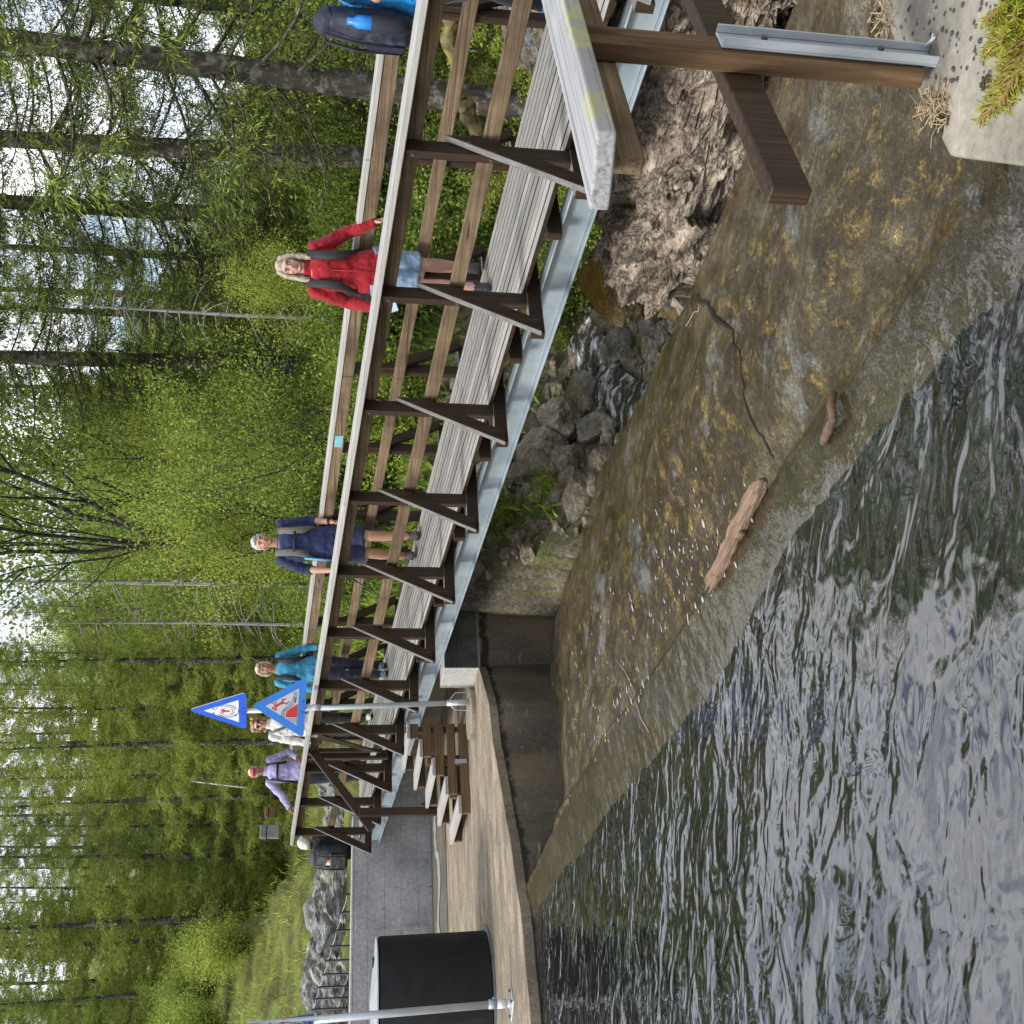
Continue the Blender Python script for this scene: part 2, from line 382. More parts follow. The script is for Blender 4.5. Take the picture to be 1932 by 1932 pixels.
# bark and leaves
def bark(name, c1, c2, lich=None, sc=(9, 9, 2.2)):
    t = NT(name); n = t.noise(1.0, 7, .7, t.map(sc), .4)
    c = t.ramp(n, [(.3, c1), (.7, c2)])
    if lich: c = t.mix(t.ramp(t.noise(7, 6, .7), [(.5, 0), (.62, 1)]), c, lich)
    t.set(color=c, rough=.9, spec=.15); t.bump(n, .8, .03); return t.m
MT['bark'] = bark('spruce_bark', (.03, .025, .02), (.10, .085, .07), (.2, .2, .18))
MT['bark_dark'] = bark('alder_bark', (.018, .016, .014), (.06, .05, .042), (.1, .1, .09))
MT['bark_white'] = bark('birch_bark', (.35, .34, .31), (.62, .6, .56), (.1, .09, .08), (5, 5, 12))
MT['bark_grey'] = bark('dead_grey_wood', (.14, .135, .125), (.34, .33, .31))
MT['spruce'] = leaf('spruce_needles', [(0.059, 0.104, 0.028), (0.130, 0.195, 0.040), (0.257, 0.339, 0.068), (0.448, 0.516, 0.098)], .38, .6, .5, .5)
MT['spruce_dark'] = leaf('dark_spruce_needles', [(.03, .045, .014), (.06, .085, .02), (.11, .145, .03), (.22, .26, .05)], .3, .6, .5, .5)
MT['spruce_tip'] = leaf('fresh_spruce_tips', [(.13, .165, .03), (.19, .235, .04), (.27, .31, .055), (.38, .41, .08)], .4, .6, .35, .5)
MT['spruce_light'] = leaf('spruce_new_needles', [(0.093, 0.139, 0.028), (0.197, 0.267, 0.051), (0.348, 0.418, 0.081), (0.534, 0.580, 0.116)], .4, .6, .45, .5)
MT['leaf'] = leaf('spring_leaves', [(0.126, 0.203, 0.030), (0.220, 0.321, 0.048), (0.338, 0.439, 0.068), (0.490, 0.557, 0.101)], .45, .55, .35, .4)
MT['leaf_pale'] = leaf('pale_spring_leaves', [(0.166, 0.235, 0.041), (0.262, 0.345, 0.062), (0.373, 0.455, 0.090), (0.497, 0.552, 0.124)], .5, .55, .3, .4)
MT['leaf_dark'] = leaf('understory_leaves', [(0.078, 0.135, 0.028), (0.168, 0.258, 0.045), (0.293, 0.405, 0.067), (0.473, 0.563, 0.102)], .4, .55, .4, .9)
MT['grass'] = leaf('grass_blades', [(0.134, 0.168, 0.034), (0.252, 0.319, 0.054), (0.370, 0.437, 0.076), (0.487, 0.454, 0.151)], .4, .6, .4, .35)
MT['sapling'] = leaf('sapling_needles', [(0.211, 0.259, 0.024), (0.389, 0.454, 0.041), (0.583, 0.600, 0.082)], .4, .5, .2, 3)

# yellow-green lichen along the camera-side edge of the near handrail cap
_m = MT['silver']; _n = _m.node_tree; _b = [x for x in _n.nodes if x.type == 'BSDF_PRINCIPLED'][0]; _src = _b.inputs['Base Color'].links[0].from_socket
_h = NT.__new__(NT); _h.m = _m; _h.t = _n; _h.b = _b; _h.tc = [x for x in _n.nodes if x.type == 'TEX_COORD'][0]; _h.co = _h.tc.outputs['Object']
_y = _h.sep()[1]; _e = _h.ramp(_h.math('MULTIPLY', _y, -5.0), [(.30, 0), (.48, 1)])
_k = _h.math('MULTIPLY', _e, _h.ramp(_h.noise(5, 6, .75), [(.50, 0), (.60, .75)])); _n.links.new(_h.mix(_k, _src, (.42, .40, .14)), _b.inputs['Base Color'])
# ------------------------------------------------------------------ levels
ZW, ZL = -0.31, -0.22
BRZ = TH + math.pi / 2
HR = 0.981
def LP(s, n, z): return (s, -n, z + G * s)      # bridge-local point, z above the deck
def bhex(mb, s0, s1, n0, n1, z0, z1, flat=False, mi=0):
    f = (lambda s, n, z: (s, -n, z)) if flat else LP
    mb.hexa([f(s0, n1, z0), f(s1, n1, z0), f(s1, n0, z0), f(s0, n0, z0), f(s0, n1, z1), f(s1, n1, z1), f(s1, n0, z1), f(s0, n0, z1)], mi)
W = 1.60
S_END = 12.35
br = thing('footbridge', 'wooden footbridge on galvanised steel beams with braced rails, crossing the spillway', 'bridge', OV, BRZ)
# deck planks
mb = MB(); s0 = -4.2
NPL = 13; pw = (W - .22) / NPL
for i in range(NPL):
    n0 = .11 + i * pw; a = -4.2
    while a < 12.6:
        b = min(12.6, a + RNG.uniform(2.8, 4.6)); dz = RNG.uniform(-.002, .002)
        bhex(mb, a, b - .005, n0 + .008, n0 + pw - .008, -.028 + dz, dz); a = b
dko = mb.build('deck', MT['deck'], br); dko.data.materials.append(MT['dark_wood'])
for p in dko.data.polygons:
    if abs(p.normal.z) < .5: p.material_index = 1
# rails
def rail_set(near, zoff):
    sg = 1 if near else -1
    nn = (lambda a: a) if near else (lambda a: W - a)
    def sp(s0, s1, a0, a1, z0, z1, mb):
        n0, n1 = sorted((nn(a0), nn(a1))); bhex(mb, s0, s1, n0, n1, z0 + zoff, z1 + zoff)
    mb = MB()
    joints = [-4.2, -1.25, 3.6, 8.4, S_END] if near else [-4.2, 1.2, 5.95, 10.8, S_END]
    for a, b in zip(joints[:-1], joints[1:]): sp(a + .002, b - .002, -.035, .165, HR, HR + .044, mb)
    bevel(mb.build('handrail_cap', MT['cap'], br), .005)
    gaps = [(-4.2, 8.5), (9.2, 12.3)] if near else [(-4.2, 12.3)]
    for (z0, z1, nm) in ((HR - .105, HR - .004, 'upper_rail'), (.41, .51, 'middle_rail')):
        mb = MB()
        for a, b in gaps:
            c = a
            while c < b:
                e = min(b, c + 2.4 if c > -4 else 1.2 * 3); e = min(b, round(e / 1.2) * 1.2 + .04)
                if e <= c: e = b
                sp(c + .002, e - .002, .112, .157, z0, z1, mb); c = e
        bevel(mb.build(nm, MT['board'], br), .004)
rail_set(True, 0.0); rail_set(False, .075)
# posts, outriggers, braces: one of each, then copies
def post_mb(near):
    mb = MB(); a, b = (0, .11) if near else (W - .11, W); zo = 0 if near else .075
    mb.box(0, .055, -b, -a, -.03, HR - .002 + zo); return mb
def brace_mb(near):
    mb = MB(); zo = 0 if near else .06
    P = [(.108, .74), (-.30, -.10), (-.19, -.10), (.108, .51)]
    f = (lambda n: n) if near else (lambda n: W - n)
    pts = [(-.05, -f(n), z + zo) for n, z in P]
    if not near: pts = pts[::-1]
    mb.prism(pts[::-1], (.047, 0, 0)); return mb
mb = MB(); mb.box(0, .06, -(W + .27), .268, -.132, -.03); outr = mb
mbb_ = MB()
for z_ in (.93, .46): mbb_.tube([(.028, -.0, z_), (.028, .007, z_)], .011, 8)
for z_ in (.60,): mbb_.tube([(-.051, -.04, z_), (-.056, -.04, z_)], .011, 8)
protos = [('post', post_mb(True), 'dark_wood'), ('post', post_mb(False), 'dark_wood'), ('brace', brace_mb(True), 'dark_wood'), ('brace', brace_mb(False), 'dark_wood'), ('crossbeam', outr, 'dark_wood')]
capm = MT['cap']
for nm, m_, mt in protos:
    first = None
    for k in range(-3, 11):
        if first is None:
            o = first = bevel(m_.build(nm, MT[mt], br), .004)
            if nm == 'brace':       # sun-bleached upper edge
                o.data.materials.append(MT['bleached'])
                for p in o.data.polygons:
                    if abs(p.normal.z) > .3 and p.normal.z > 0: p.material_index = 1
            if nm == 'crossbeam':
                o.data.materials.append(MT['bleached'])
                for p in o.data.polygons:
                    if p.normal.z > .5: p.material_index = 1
        else:
            o = first.copy(); COL.objects.link(o); o.parent = br
        o.location = (1.2 * k, 0, G * 1.2 * k)
bls = None
for k in range(-1, 11):
    if bls is None: bls = mbb_.builds('bolt', MT['bolt'], br); cur = bls
    else:
        cur = []
        for b0_ in bls: o = b0_.copy(); COL.objects.link(o); o.parent = br; cur.append(o)
    for o in cur: o.location = (1.2 * k, 0, G * 1.2 * k)
first = None
for k in range(-3, 10):
    if first is None:
        mb = MB(); mb.box(0, .06, -(W - .05), -.05, -.132, -.03); first = o = bevel(mb.build('joist', MT['dark_wood'], br), .004)
    else:
        o = first.copy(); COL.objects.link(o); o.parent = br
    o.location = (1.2 * k + .6, 0, G * (1.2 * k + .6))
# steel beams (I section)
for n0 in (.20, 1.40):
    mb = MB()
    a, b = -4.5, 12.85
    bhex(mb, a, b, n0 - .065, n0 + .065, -.147, -.134)
    bhex(mb, a, b, n0 - .006, n0 + .006, -.325, -.1475)
    bhex(mb, a, b, n0 - .065, n0 + .065, -.338, -.3255)
    bevel(mb.build('steel_beam', MT['steel'], br), .003)
# gate
gt = MB()
for s_ in (8.53, 9.1): bhex(gt, s_, s_ + .05, .06, .11, .05, HR - .03)
bhex(gt, 8.58, 9.1, .06, .11, HR - .13, HR - .03); bhex(gt, 8.58, 9.1, .06, .11, .08, .17)
go = bevel(gt.build('gate', MT['dark_wood'], br), .003)
mb = MB(); mb.bar(LP(8.56, .05, .92), LP(9.12, .05, .10), .02, .10, (0, 0, 1)); bevel(mb.build('gate_brace', MT['dark_wood'], go), .003)
mb = MB()
for s_, z in ((8.47, .93), (9.08, .93), (8.47, .12), (9.08, .16)): bhex(mb, s_, s_ + .13, .035, .042, z - .035, z + .035)
mb.builds('hinge_plate', MT['steel_pole'], go)
mb = MB(); bhex(mb, 9.17, 9.235, 0, .11, -.03, HR - .002); bevel(mb.build('gate_post', MT['dark_wood'], br), .004)
# turquoise patch on the far rail
q = onn(634, 833, W - .162); sq = bl(q)[0]
mb = MB(); bhex(mb, sq - .09, sq + .09, W - .163, W - .1575, HR - .09 + .075, HR - .012 + .075)
mb.build('paint_patch', plain('turquoise_paint', (.18, .42, .45), .6, 0, .2, 20), br)

# ------------------------------------------------------------------ stairs
ST = thing('wooden_stairs', 'short wooden stairs of five grey treads leading from the bridge to the ledge', 'stairs', OV, BRZ)
zt0 = ZL; dk = G * 8.6
rise = (dk - zt0) / 6
for i in range(5):
    top = zt0 + rise * (i + 1); nose = -1.22 + .225 * i
    mb = MB()
    for j in range(2): bhex(mb, 7.84, 8.88, nose + .112 * j, nose + .112 * j + .107, top - .04, top, True)
    o = bevel(mb.build('tread', MT['stair'], ST), .004)
    mb = MB()
    for s_ in (7.87, 8.81): bhex(mb, s_, s_ + .045, nose + .02, -.12, top - .04 - .1, top - .042, True)
    [bevel(x, .004) for x in mb.builds('side_board', MT['stairside'], ST)]
mb = MB()
for n_ in (-1.0, -.6, -.2): bhex(mb, 7.92, 7.97, n_, n_ + .06, zt0, zt0 + rise * (1 + (n_ + 1.2) / .225) - .045, True)
mb.builds('inner_support', MT['stairside'], ST)
pm = MB(); pm.box(8.9, 8.955, .74, .84, zt0 + .26, zt0 + 1.22); bevel(pm.build('stair_post', MT['dark_wood'], ST), .004)
mb = MB(); mb.bar((8.98, -.02, dk + .95), (8.98, .98, zt0 + 1.06), .045, .1); bevel(mb.build('stair_handrail', MT['dark_wood'], ST), .004)
mb = MB(); bhex(mb, 7.845, 7.868, -.62, -.57, zt0 + .02, zt0 + .16, True); mb.build('steel_clip', MT['steel_pole'], ST)

# ------------------------------------------------------------------ concrete around the far end
def world_prism(name, pts2, z0, z1, m, parent=None):
    mb = MB(); mb.prism([(p[0], p[1], z0) for p in pts2], (0, 0, z1 - z0)); return mb.build(name, m, parent)
def ccw(P):
    a = sum(P[i][0] * P[(i + 1) % len(P)][1] - P[(i + 1) % len(P)][0] * P[i][1] for i in range(len(P))); return P if a > 0 else P[::-1]
sw = lambda s, n: tuple(bw(s, n, 0).xy)
edge = [onz(*p, ZL) for p in ((915, 1265), (923, 1330), (930, 1400), (946, 1490), (965, 1600), (976, 1680), (985, 1740), (1000, 1920))]
ext = edge[-1] + (edge[-1] - edge[-2]).normalized() * 6
corner = bw(6.62, -.02, ZL)
front = [corner.xy[:]] + [p.xy[:] for p in edge[1:]] + [ext.xy[:]]
SWALL = 12.95
def fine_front(step=.12):
    out = []
    for a, b in zip(front[:-1], front[1:]):
        a, b = Vector(a), Vector(b); k = max(1, int((b - a).length / step))
        for i in range(k):
            p = a.lerp(b, i / k); j = mnoise.noise(Vector((p.x * 3, p.y * 3, 1))) * .03 + mnoise.noise(Vector((p.x * 11, p.y * 11, 4))) * .015
            out.append((p.x + .8 * j, p.y - .6 * j))
    return out + [front[-1]]
FF = fine_front()
poly = FF + [sw(SWALL + .1, -10), sw(SWALL + .1, 1.8), sw(6.62, 1.8)]
led = tag(world_prism('ledge_path', ccw([tuple(p) for p in poly]), ZL - .08, ZL, MT['ledge']), 'sandy concrete ledge along the foot of the grey wall', 'ledge', kind='structure')
# retaining wall beneath the ledge
mb = MB()
L = [(p[0], p[1]) for p in FF]
for a, b in zip(L[:-1], L[1:]):
    d = (Vector(b) - Vector(a)); nrm = Vector((-d.y, d.x)).normalized()
    ins = -.0 if nrm.x < 0 else 0
    mb.v += []
n_ = len(L); top = [(x, y, ZL - .08) for x, y in L]; bot = [(x + .03, y - .02, -1.9) for x, y in L]
rows = 10
Pg = np.array([[[L[i][0] + .02 * k / rows, L[i][1] - .015 * k / rows, (ZL - .081) - (1.7) * k / rows] for i in range(n_)] for k in range(rows + 1)])
for k in range(1, rows + 1):
    for i in range(n_):
        v = Vector(Pg[k, i]); j = mnoise.noise(v * 2.3) * .03 + mnoise.noise(v * 8) * .012
        Pg[k, i, 0] += j * .8 + .02; Pg[k, i, 1] -= j * .6 + .015
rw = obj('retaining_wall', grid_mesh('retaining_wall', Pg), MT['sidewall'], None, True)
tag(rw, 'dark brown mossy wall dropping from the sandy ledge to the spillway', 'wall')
# right-hand continuation under the abutment
mb = MB()
A = [bw(6.6, -.03, ZL - .02), ons(905, 1065, 6.6), ons(912, 1075, 6.6), ons(1000, 1028, 6.6), ons(1100, 975, 6.6)]
A[1].z = ZL - .03
A += [A[-1] - Vector((0, 0, .9)), bw(6.6, -.03, -2.0)]
mb.prism(A[::-1], DV * .25)
o = mb.build('wing_wall', MT['sidewall'], rw)
# abutment block
ab = thing('bridge_abutment', 'concrete abutment block carrying the steel beams, pale outer face and shade-coloured board-marked front', 'abutment', OV, BRZ)
zt = G * 6.9 - .345
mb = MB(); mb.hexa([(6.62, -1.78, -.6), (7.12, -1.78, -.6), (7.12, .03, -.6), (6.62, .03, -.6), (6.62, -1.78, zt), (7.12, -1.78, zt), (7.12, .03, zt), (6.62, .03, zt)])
o = mb.build('abutment_block', MT['abut_pale'], ab); o.data.materials.append(MT['abut_shaded'])
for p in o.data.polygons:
    if p.normal.x < -.5: p.material_index = 1  # gorge-facing front: its shade is put into a darker concrete colour
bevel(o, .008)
# walls at the end of the bridge
we = thing('end_wall', 'long grey board-marked concrete wall with a pale top edge behind the ledge', 'wall', OV, BRZ)
zt = .965
mb = MB(); mb.box(SWALL, SWALL + .3, -.62, 10, ZL - .3, zt); bevel(mb.build('wall_body', MT['wall'], we), .01)
mb = MB(); mb.box(SWALL - .004, SWALL + .304, -.622, 10, zt + .002, zt + .045); bevel(mb.build('wall_coping', MT['wall_top'], we), .01)
mb = MB(); mb.box(SWALL + .001, SWALL + .3, -1.9, -.625, ZL - .3, G * 12.9 - .345); mb.build('beam_seat', MT['wall'], we)
uw = thing('under_bridge_wall', 'brown stained concrete wall in the shade under the far end of the bridge', 'wall', OV, BRZ)
mb = MB(); mb.box(7.13, SWALL, -1.55, -1.35, ZL - .3, .12); mb.build('wall_body', MT['underwall'], uw)
# dark strip of floor and grout smear at the wall foot
mb = MB(); mb.prism([tuple(bw(s, n, ZL + .004)) for s, n in ((10.6, .7), (10.75, -1.2), (10.9, -3.2), (11.2, -8), (SWALL, -8), (SWALL, .7))][::-1], (0, 0, .006))
tag(mb.build('wall_foot_path', concrete('dark_floor', (.075, .065, .05), (.15, .13, .10), None, (.2, .17, .12)), None), 'dark stained strip of floor along the wall foot', 'floor', kind='structure')
pts = [];
for i in range(30):
    n = .3 - 3.4 * i / 29; pts.append((n, 11.8 + .25 * math.sin(i * .55) + .2 * mnoise.noise(Vector((i * .7, 0, 0))) - i * .012))
mb = MB()
for (n0, a0), (n1, a1) in zip(pts[:-1], pts[1:]):
    w0 = .32 + .16 * mnoise.noise(Vector((n0 * 2.1, 5, 0))); w1 = .32 + .16 * mnoise.noise(Vector((n1 * 2.1, 5, 0)))
    mb.add([tuple(bw(a0, n0, ZL + .018)), tuple(bw(a1, n1, ZL + .018)), tuple(bw(a1 + w1, n1, ZL + .02)), tuple(bw(a0 + w0, n0, ZL + .02))], [(0, 1, 2, 3)])
tag(mb.build('grout_smear', MT['wall_top'].copy() if False else concrete('grey_grout', (.22, .225, .22), (.36, .36, .34), None, (.17, .15, .11)), None), 'grey ragged cement smear on the floor at the wall foot', 'cement smear')

# ------------------------------------------------------------------ spillway
def P_(x, y, z): return np.array(onz(x, y, z))
U0 = [P_(x, y, ZW) for x, y in ((1003, 1750), (1045, 1690), (1090, 1640), (1160, 1545), (1240, 1460), (1300, 1385), (1380, 1290), (1447, 1130), (1567, 955), (1706, 826), (1830, 670), (1932, 575))]
RZ = ZW + .012
R0 = [P_(x, y, RZ) for x, y in ((988, 1700), (1035, 1590), (1077, 1501), (1130, 1410), (1178, 1343), (1230, 1270), (1300, 1165), (1447, 930), (1567, 771), (1706, 566), (1810, 420), (1900, 300))]
F0 = []
def wallpt(y, z):   # point on the ledge wall seen at picture row y
    best = min(L, key=lambda p: abs(_py(p, z) - y)); return np.array([best[0], best[1], z])
def _py(p, z):
    d = Vector((p[0], p[1], z)) - CV; w = d.dot(_fw); return 1932 - (966 + F * d.dot(CR) / w)
F0 = [wallpt(1640, -.60), wallpt(1560, -.72), wallpt(1480, -.80), wallpt(1400, -.86), wallpt(1300, -.93)]
F0 += [np.array(ons(1040, 1195, 6.58)), np.array(ons(1055, 1085, 6.58)), P_(1130, 900, -1.32), P_(1210, 750, -1.2), P_(1300, 560, -1.08), P_(1400, 300, -1.0), P_(1470, 90, -.93)]
# three more sections to the right, past the near block
U0 += [np.array((.62, 2.0, ZW)), np.array((.8, .9, ZW))]; R0 += [np.array((1.45, 3.05, -.40)), np.array((2.9, 4.6, -.5))]; F0 += [P_(1560, -200, -.88), np.array((4.3, 4.9, -.8))]
def resamp(Pt, m):
    Pt = np.array(Pt); k = len(Pt); t = np.linspace(0, k - 1, m); out = []
    for a in t:
        i = min(int(a), k - 2); u = a - i
        p0, p1, p2, p3 = Pt[max(i - 1, 0)], Pt[i], Pt[i + 1], Pt[min(i + 2, k - 1)]
        out.append(.5 * ((2 * p1) + (-p0 + p2) * u + (2 * p0 - 5 * p1 + 4 * p2 - p3) * u * u + (-p0 + 3 * p1 - 3 * p2 + p3) * u ** 3))
    return np.array(out)
NTt = 300
Uc, Rc, Fc = resamp(U0, NTt), resamp(R0, NTt), resamp(F0, NTt)
rows = []; crest_rows = 0
down = (Fc - Rc); dn = down.copy(); dn[:, 2] = 0; dn /= np.linalg.norm(dn, axis=1)[:, None]
upd = (Uc - Rc); upd[:, 2] = 0; wid = np.linalg.norm(upd, axis=1); upd /= np.maximum(wid, 1e-3)[:, None]
for v in np.linspace(0, 1, 8):      # dive below the water upstream
    p = Uc + upd * (.9 * (1 - v)); p[:, 2] = ZW - .010 - .92 * (1 - v) ** 1.6; rows.append(p)
for v in np.linspace(0.05, 1, 22):
    p = Uc + (Rc - Uc) * v; p[:, 2] = ZW - .008 + .022 * math.sin(v * math.pi * .62); rows.append(p)
n_crest = len(rows)
zr = rows[-1][:, 2].copy()
kt = np.linspace(0, 1, NTt); drop = np.minimum(.30, np.maximum(.05, (zr - Fc[:, 2]) * (.45 - .36 * np.clip((kt - .35) / .3, 0, 1))))
Dn = Rc + dn * .45; Dn[:, 2] = zr - drop
for v in np.linspace(.12, 1, 9):
    p = rows[n_crest - 1] * (1 - v) + Dn * v; p[:, 2] = zr - drop * (1 - math.cos(v * math.pi)) * .5; rows.append(p)
vs = np.linspace(0.012, 1, 90)
for v in vs:
    p = Dn + (Fc - Dn) * v; p[:, 2] = Dn[:, 2] + (Fc[:, 2] - Dn[:, 2]) * v + .06 * math.sin(math.pi * v); rows.append(p)
for v in np.linspace(.1, 1, 10):    # far lip
    p = Fc + dn * (.55 * v); p[:, 2] = Fc[:, 2] - 1.3 * v ** 1.7; rows.append(p)
S_ = np.array(rows)
for i in range(S_.shape[0]):
    amp = .0035 if i < n_crest else .05
    for j in range(S_.shape[1]):
        x, y, z = S_[i, j]
        if i < n_crest: S_[i, j, 2] += .0035 * mnoise.noise(Vector((x * 7, y * 7, 1))) + .002 * mnoise.noise(Vector((x * 19, y * 19, 5)))
        S_[i, j, 2] += amp * mnoise.fractal(Vector((x * 1.1, y * 1.1, 3)), 1, 2, 4) * (1 if i >= n_crest else .8)
smesh = grid_mesh('spillway', S_)
sp = obj('dam_spillway', smesh, MT['crest'], None, True)
smesh.materials.append(MT['chute'])
mi = np.zeros(len(smesh.polygons), np.int32); mi[(n_crest - 1) * (NTt - 1):] = 1; smesh.polygons.foreach_set('material_index', mi)
tag(sp, 'broad curved concrete dam spillway, wet and stained yellow brown with algae', 'spillway')
def on_chute(x, y):       # picture point -> spillway surface
    d = ray(x, y); best = None
    P = S_.reshape(-1, 3); q = P - np.array(CV); dd = np.array(d) / d.length
    t = q @ dd; off = np.linalg.norm(q - t[:, None] * dd, axis=1); k = np.where(off < np.percentile(off, .02) + .03)[0]
    i = k[np.argmin(t[k])]; return Vector(P[i])
# crack running across the chute
cp = [(1292, 552), (1320, 570), (1345, 600), (1370, 640), (1378, 700), (1385, 760), (1405, 810), (1425, 850), (1440, 880)]
mb = MB(); pts = []
for a, b in zip(cp[:-1], cp[1:]):
    for u in (0, .33, .66):
        q = on_chute(a[0] + (b[0] - a[0]) * u + RNG.uniform(-3, 3), a[1] + (b[1] - a[1]) * u + RNG.uniform(-3, 3)); pts.append(q + Vector((0, 0, .002)))
mb.tube(pts, [RNG.uniform(.003, .014) * (1.3 if i < 9 else .7) for i, _ in enumerate(pts)], 5); mb.build('crack', MT['crack'], sp, True)
# thin sheet of water sliding over the crest and the upper slope
fm = S_[8:n_crest + 3].copy(); fm[:, :, 2] += np.linspace(.0, .006, fm.shape[0])[:, None]
tag(obj('overflow_water', grid_mesh('overflow_water', fm), MT['film'], None, True), 'thin clear sheet of water sliding over the spillway crest', 'water', kind='structure')
# foam
mb = MB()
for i in range(230):
    if RNG.random() < .6: x, y = RNG.gauss(1150, 60), RNG.gauss(1330, 90)
    else: x, y = RNG.gauss(1280, 55), RNG.gauss(1040, 75)
    if x < 1058 or (x - 1058) + (y - 1505) * .68 > 10: continue
    q = on_chute(x, y) + Vector((0, 0, .003)); r = RNG.uniform(.004, .012) * (1.8 if RNG.random() < .07 else 1)
    a_ = R(32) + RNG.uniform(-.4, .4); ln_ = r * RNG.uniform(1.0, 3.2); kk = RNG.randint(6, 9); mb.prism([(q.x + math.cos(a_) * ln_ * math.cos(6.283 * i_ / kk) * RNG.uniform(.6, 1.1) - math.sin(a_) * r * .7 * math.sin(6.283 * i_ / kk), q.y + math.sin(a_) * ln_ * math.cos(6.283 * i_ / kk) + math.cos(a_) * r * .7 * math.sin(6.283 * i_ / kk) * RNG.uniform(.6, 1.1), q.z) for i_ in range(kk)], (0, 0, .003))
tag(mb.build('foam_flecks', MT['foam'], None, True), 'white foam flecks drifting on the wet spillway', 'foam', kind='stuff')
# reservoir water: a sheet that ends inside the crest band
mid = [Uc[j] + (Rc[j] - Uc[j]) * .72 for j in range(0, NTt, 3)]
outer = [FF[k] for k in range(len(FF)) if FF[k][0] < mid[0][0]]
wp = [(p[0], p[1]) for p in mid] + [(2.5, -4), (2.5, -30), (-70, -30), (-70, 30), (ext.x - 30, ext.y + 5), (ext.x, ext.y + .05)] 
wp += [(x - .03, y + .05) for x, y in reversed(outer)]
bm = bmesh.new(); vsb = [bm.verts.new((x, y, ZW)) for x, y in wp]; fc = bm.faces.new(vsb); bm.normal_update()
if fc.normal.z < 0: fc.normal_flip()
me = bpy.data.meshes.new('reservoir_water'); bm.to_mesh(me); bm.free()
tag(obj('reservoir_water', me, MT['water']), 'rippled grey reservoir water reflecting the bright sky', 'water', kind='structure')
# ------------------------------------------------------------------ near railing on its concrete block
RD = (onz(1066, 0, .8) - onz(1137, 271, .8)).normalized(); RD.z = 0; RD.normalize()     # along the rail, towards the right
RN = Vector((RD.y, -RD.x, 0))                                                          # towards the camera side
rp0 = onz(1755, 172, ZL)
rail_rz = math.atan2(RD.y, RD.x)
nr = thing('near_railing', 'weathered wooden railing with a wide silver-grey cap bolted to the near concrete block', 'railing', rp0, rail_rz)
# local: x along RD, y = -RN (away from camera), z up from block top
ce = (onz(1110, 360, .8) + onz(1137, 271, .8)) / 2 - rp0
xe = -.59; yc = -.03
mb = MB(); zc = 1.0
rnd_end = [(-.0, -.074), (.035, -.0745), (3.6, -.0745), (3.6, .074), (.06, .074), (.02, .045), (-.005, .0)]
P_end = [(xe + .055, yc - .074), (xe + 3.4, yc - .074), (xe + 3.4, yc + .074), (xe - .02, yc + .074), (xe - .005, yc + .03), (xe + .02, yc - .02)]
mb.prism([(x, y, zc - .045) for x, y in P_end], (0, 0, .045)); bevel(mb.build('handrail_cap', MT['silver'], nr), .006, 2)
mb = MB(); mb.box(-.45, xe + 3.4, .001, .047, zc - .145, zc - .046); bevel(mb.build('upper_rail', MT['board'], nr), .004)
mbz = aty(1455, 382, 2.32).z - ZL; mbb = aty(1515, 382, 2.32).z - ZL
mb = MB(); mb.box(-.53, xe + 3.4, .001, .047, .475, .572); o = bevel(mb.build('middle_rail', MT['dark_wood'], nr), .004)
mb = MB(); mb.box(0, .088, -.055, .0, .03, zc - .046); bevel(mb.build('post', wood('brown_post', (.03, .018, .01), (.10, .058, .027), (.2, .13, .07), (30, 30, 1.6), .65), nr), .005)
br_ = MB(); zs = .59
br_.box(.018, .096, -.0625, -.0555, 0, zs); br_.box(.018, .023, -.085, -.0627, 0, zs); br_.box(.091, .096, -.085, -.0627, 0, zs)
so = bevel(br_.build('steel_channel', MT['steel_pole'], nr), .002)
mb = MB()
for z in (.15, .47): mb.tube([(.057, -.0627, z), (.057, -.08, z)], .009, 6)
mb.builds('bolt', MT['bolt'], so)
# the block
blk = [onz(1790, 295, ZL), onz(1725, 165, ZL), onz(1650, 0, ZL)]
d2 = (blk[2] - blk[1]).normalized()
lc = onz(1932, 314, ZL); dl = (lc - blk[0]).normalized()
poly = [blk[0], blk[1], blk[2] + d2 * 2.2, blk[2] + d2 * 2.2 + Vector((2.5, -3.5, 0)), blk[0] + dl * 3.2]
mb = MB(); P2 = ccw([(p.x, p.y) for p in poly]); mb.prism([(x, y, -1.6) for x, y in P2], (0, 0, 1.6 + ZL))
tag(bevel(mb.build('near_block', MT['block'], None), .012, 2), 'weathered gravelly concrete block under the near railing post', 'concrete block')
def scatter_on(px, py, n, sx, sy, f):
    for i in range(n): f(onz(RNG.gauss(px, sx), RNG.gauss(py, sy), ZL))
mb = MB()
for i in range(90):
    q = onz(RNG.gauss(1762, 16), RNG.gauss(205, 17), ZL + .004); a = RNG.uniform(0, 6.28); l = RNG.uniform(.02, .07)
    d = Vector((math.cos(a), math.sin(a), RNG.uniform(-.1, .4))) * l; mb.tube([q, q + d * .5 + Vector((0, 0, RNG.uniform(0, .012))), q + d], RNG.uniform(.001, .0022), 4)
for i in range(60):
    q = onz(RNG.gauss(1668, 10), RNG.gauss(30, 26), ZL + .004); a = RNG.uniform(0, 6.28); l = RNG.uniform(.02, .06)
    d = Vector((math.cos(a), math.sin(a), RNG.uniform(-.1, .4))) * l; mb.tube([q, q + d], RNG.uniform(.001, .0025), 4)
tag(mb.build('dry_needles', plain('dry_needle', (.33, .25, .15), .8, 0, .4, 90), None, True), 'dry needles and straw gathered at the foot of the railing post', 'plant litter', kind='stuff')
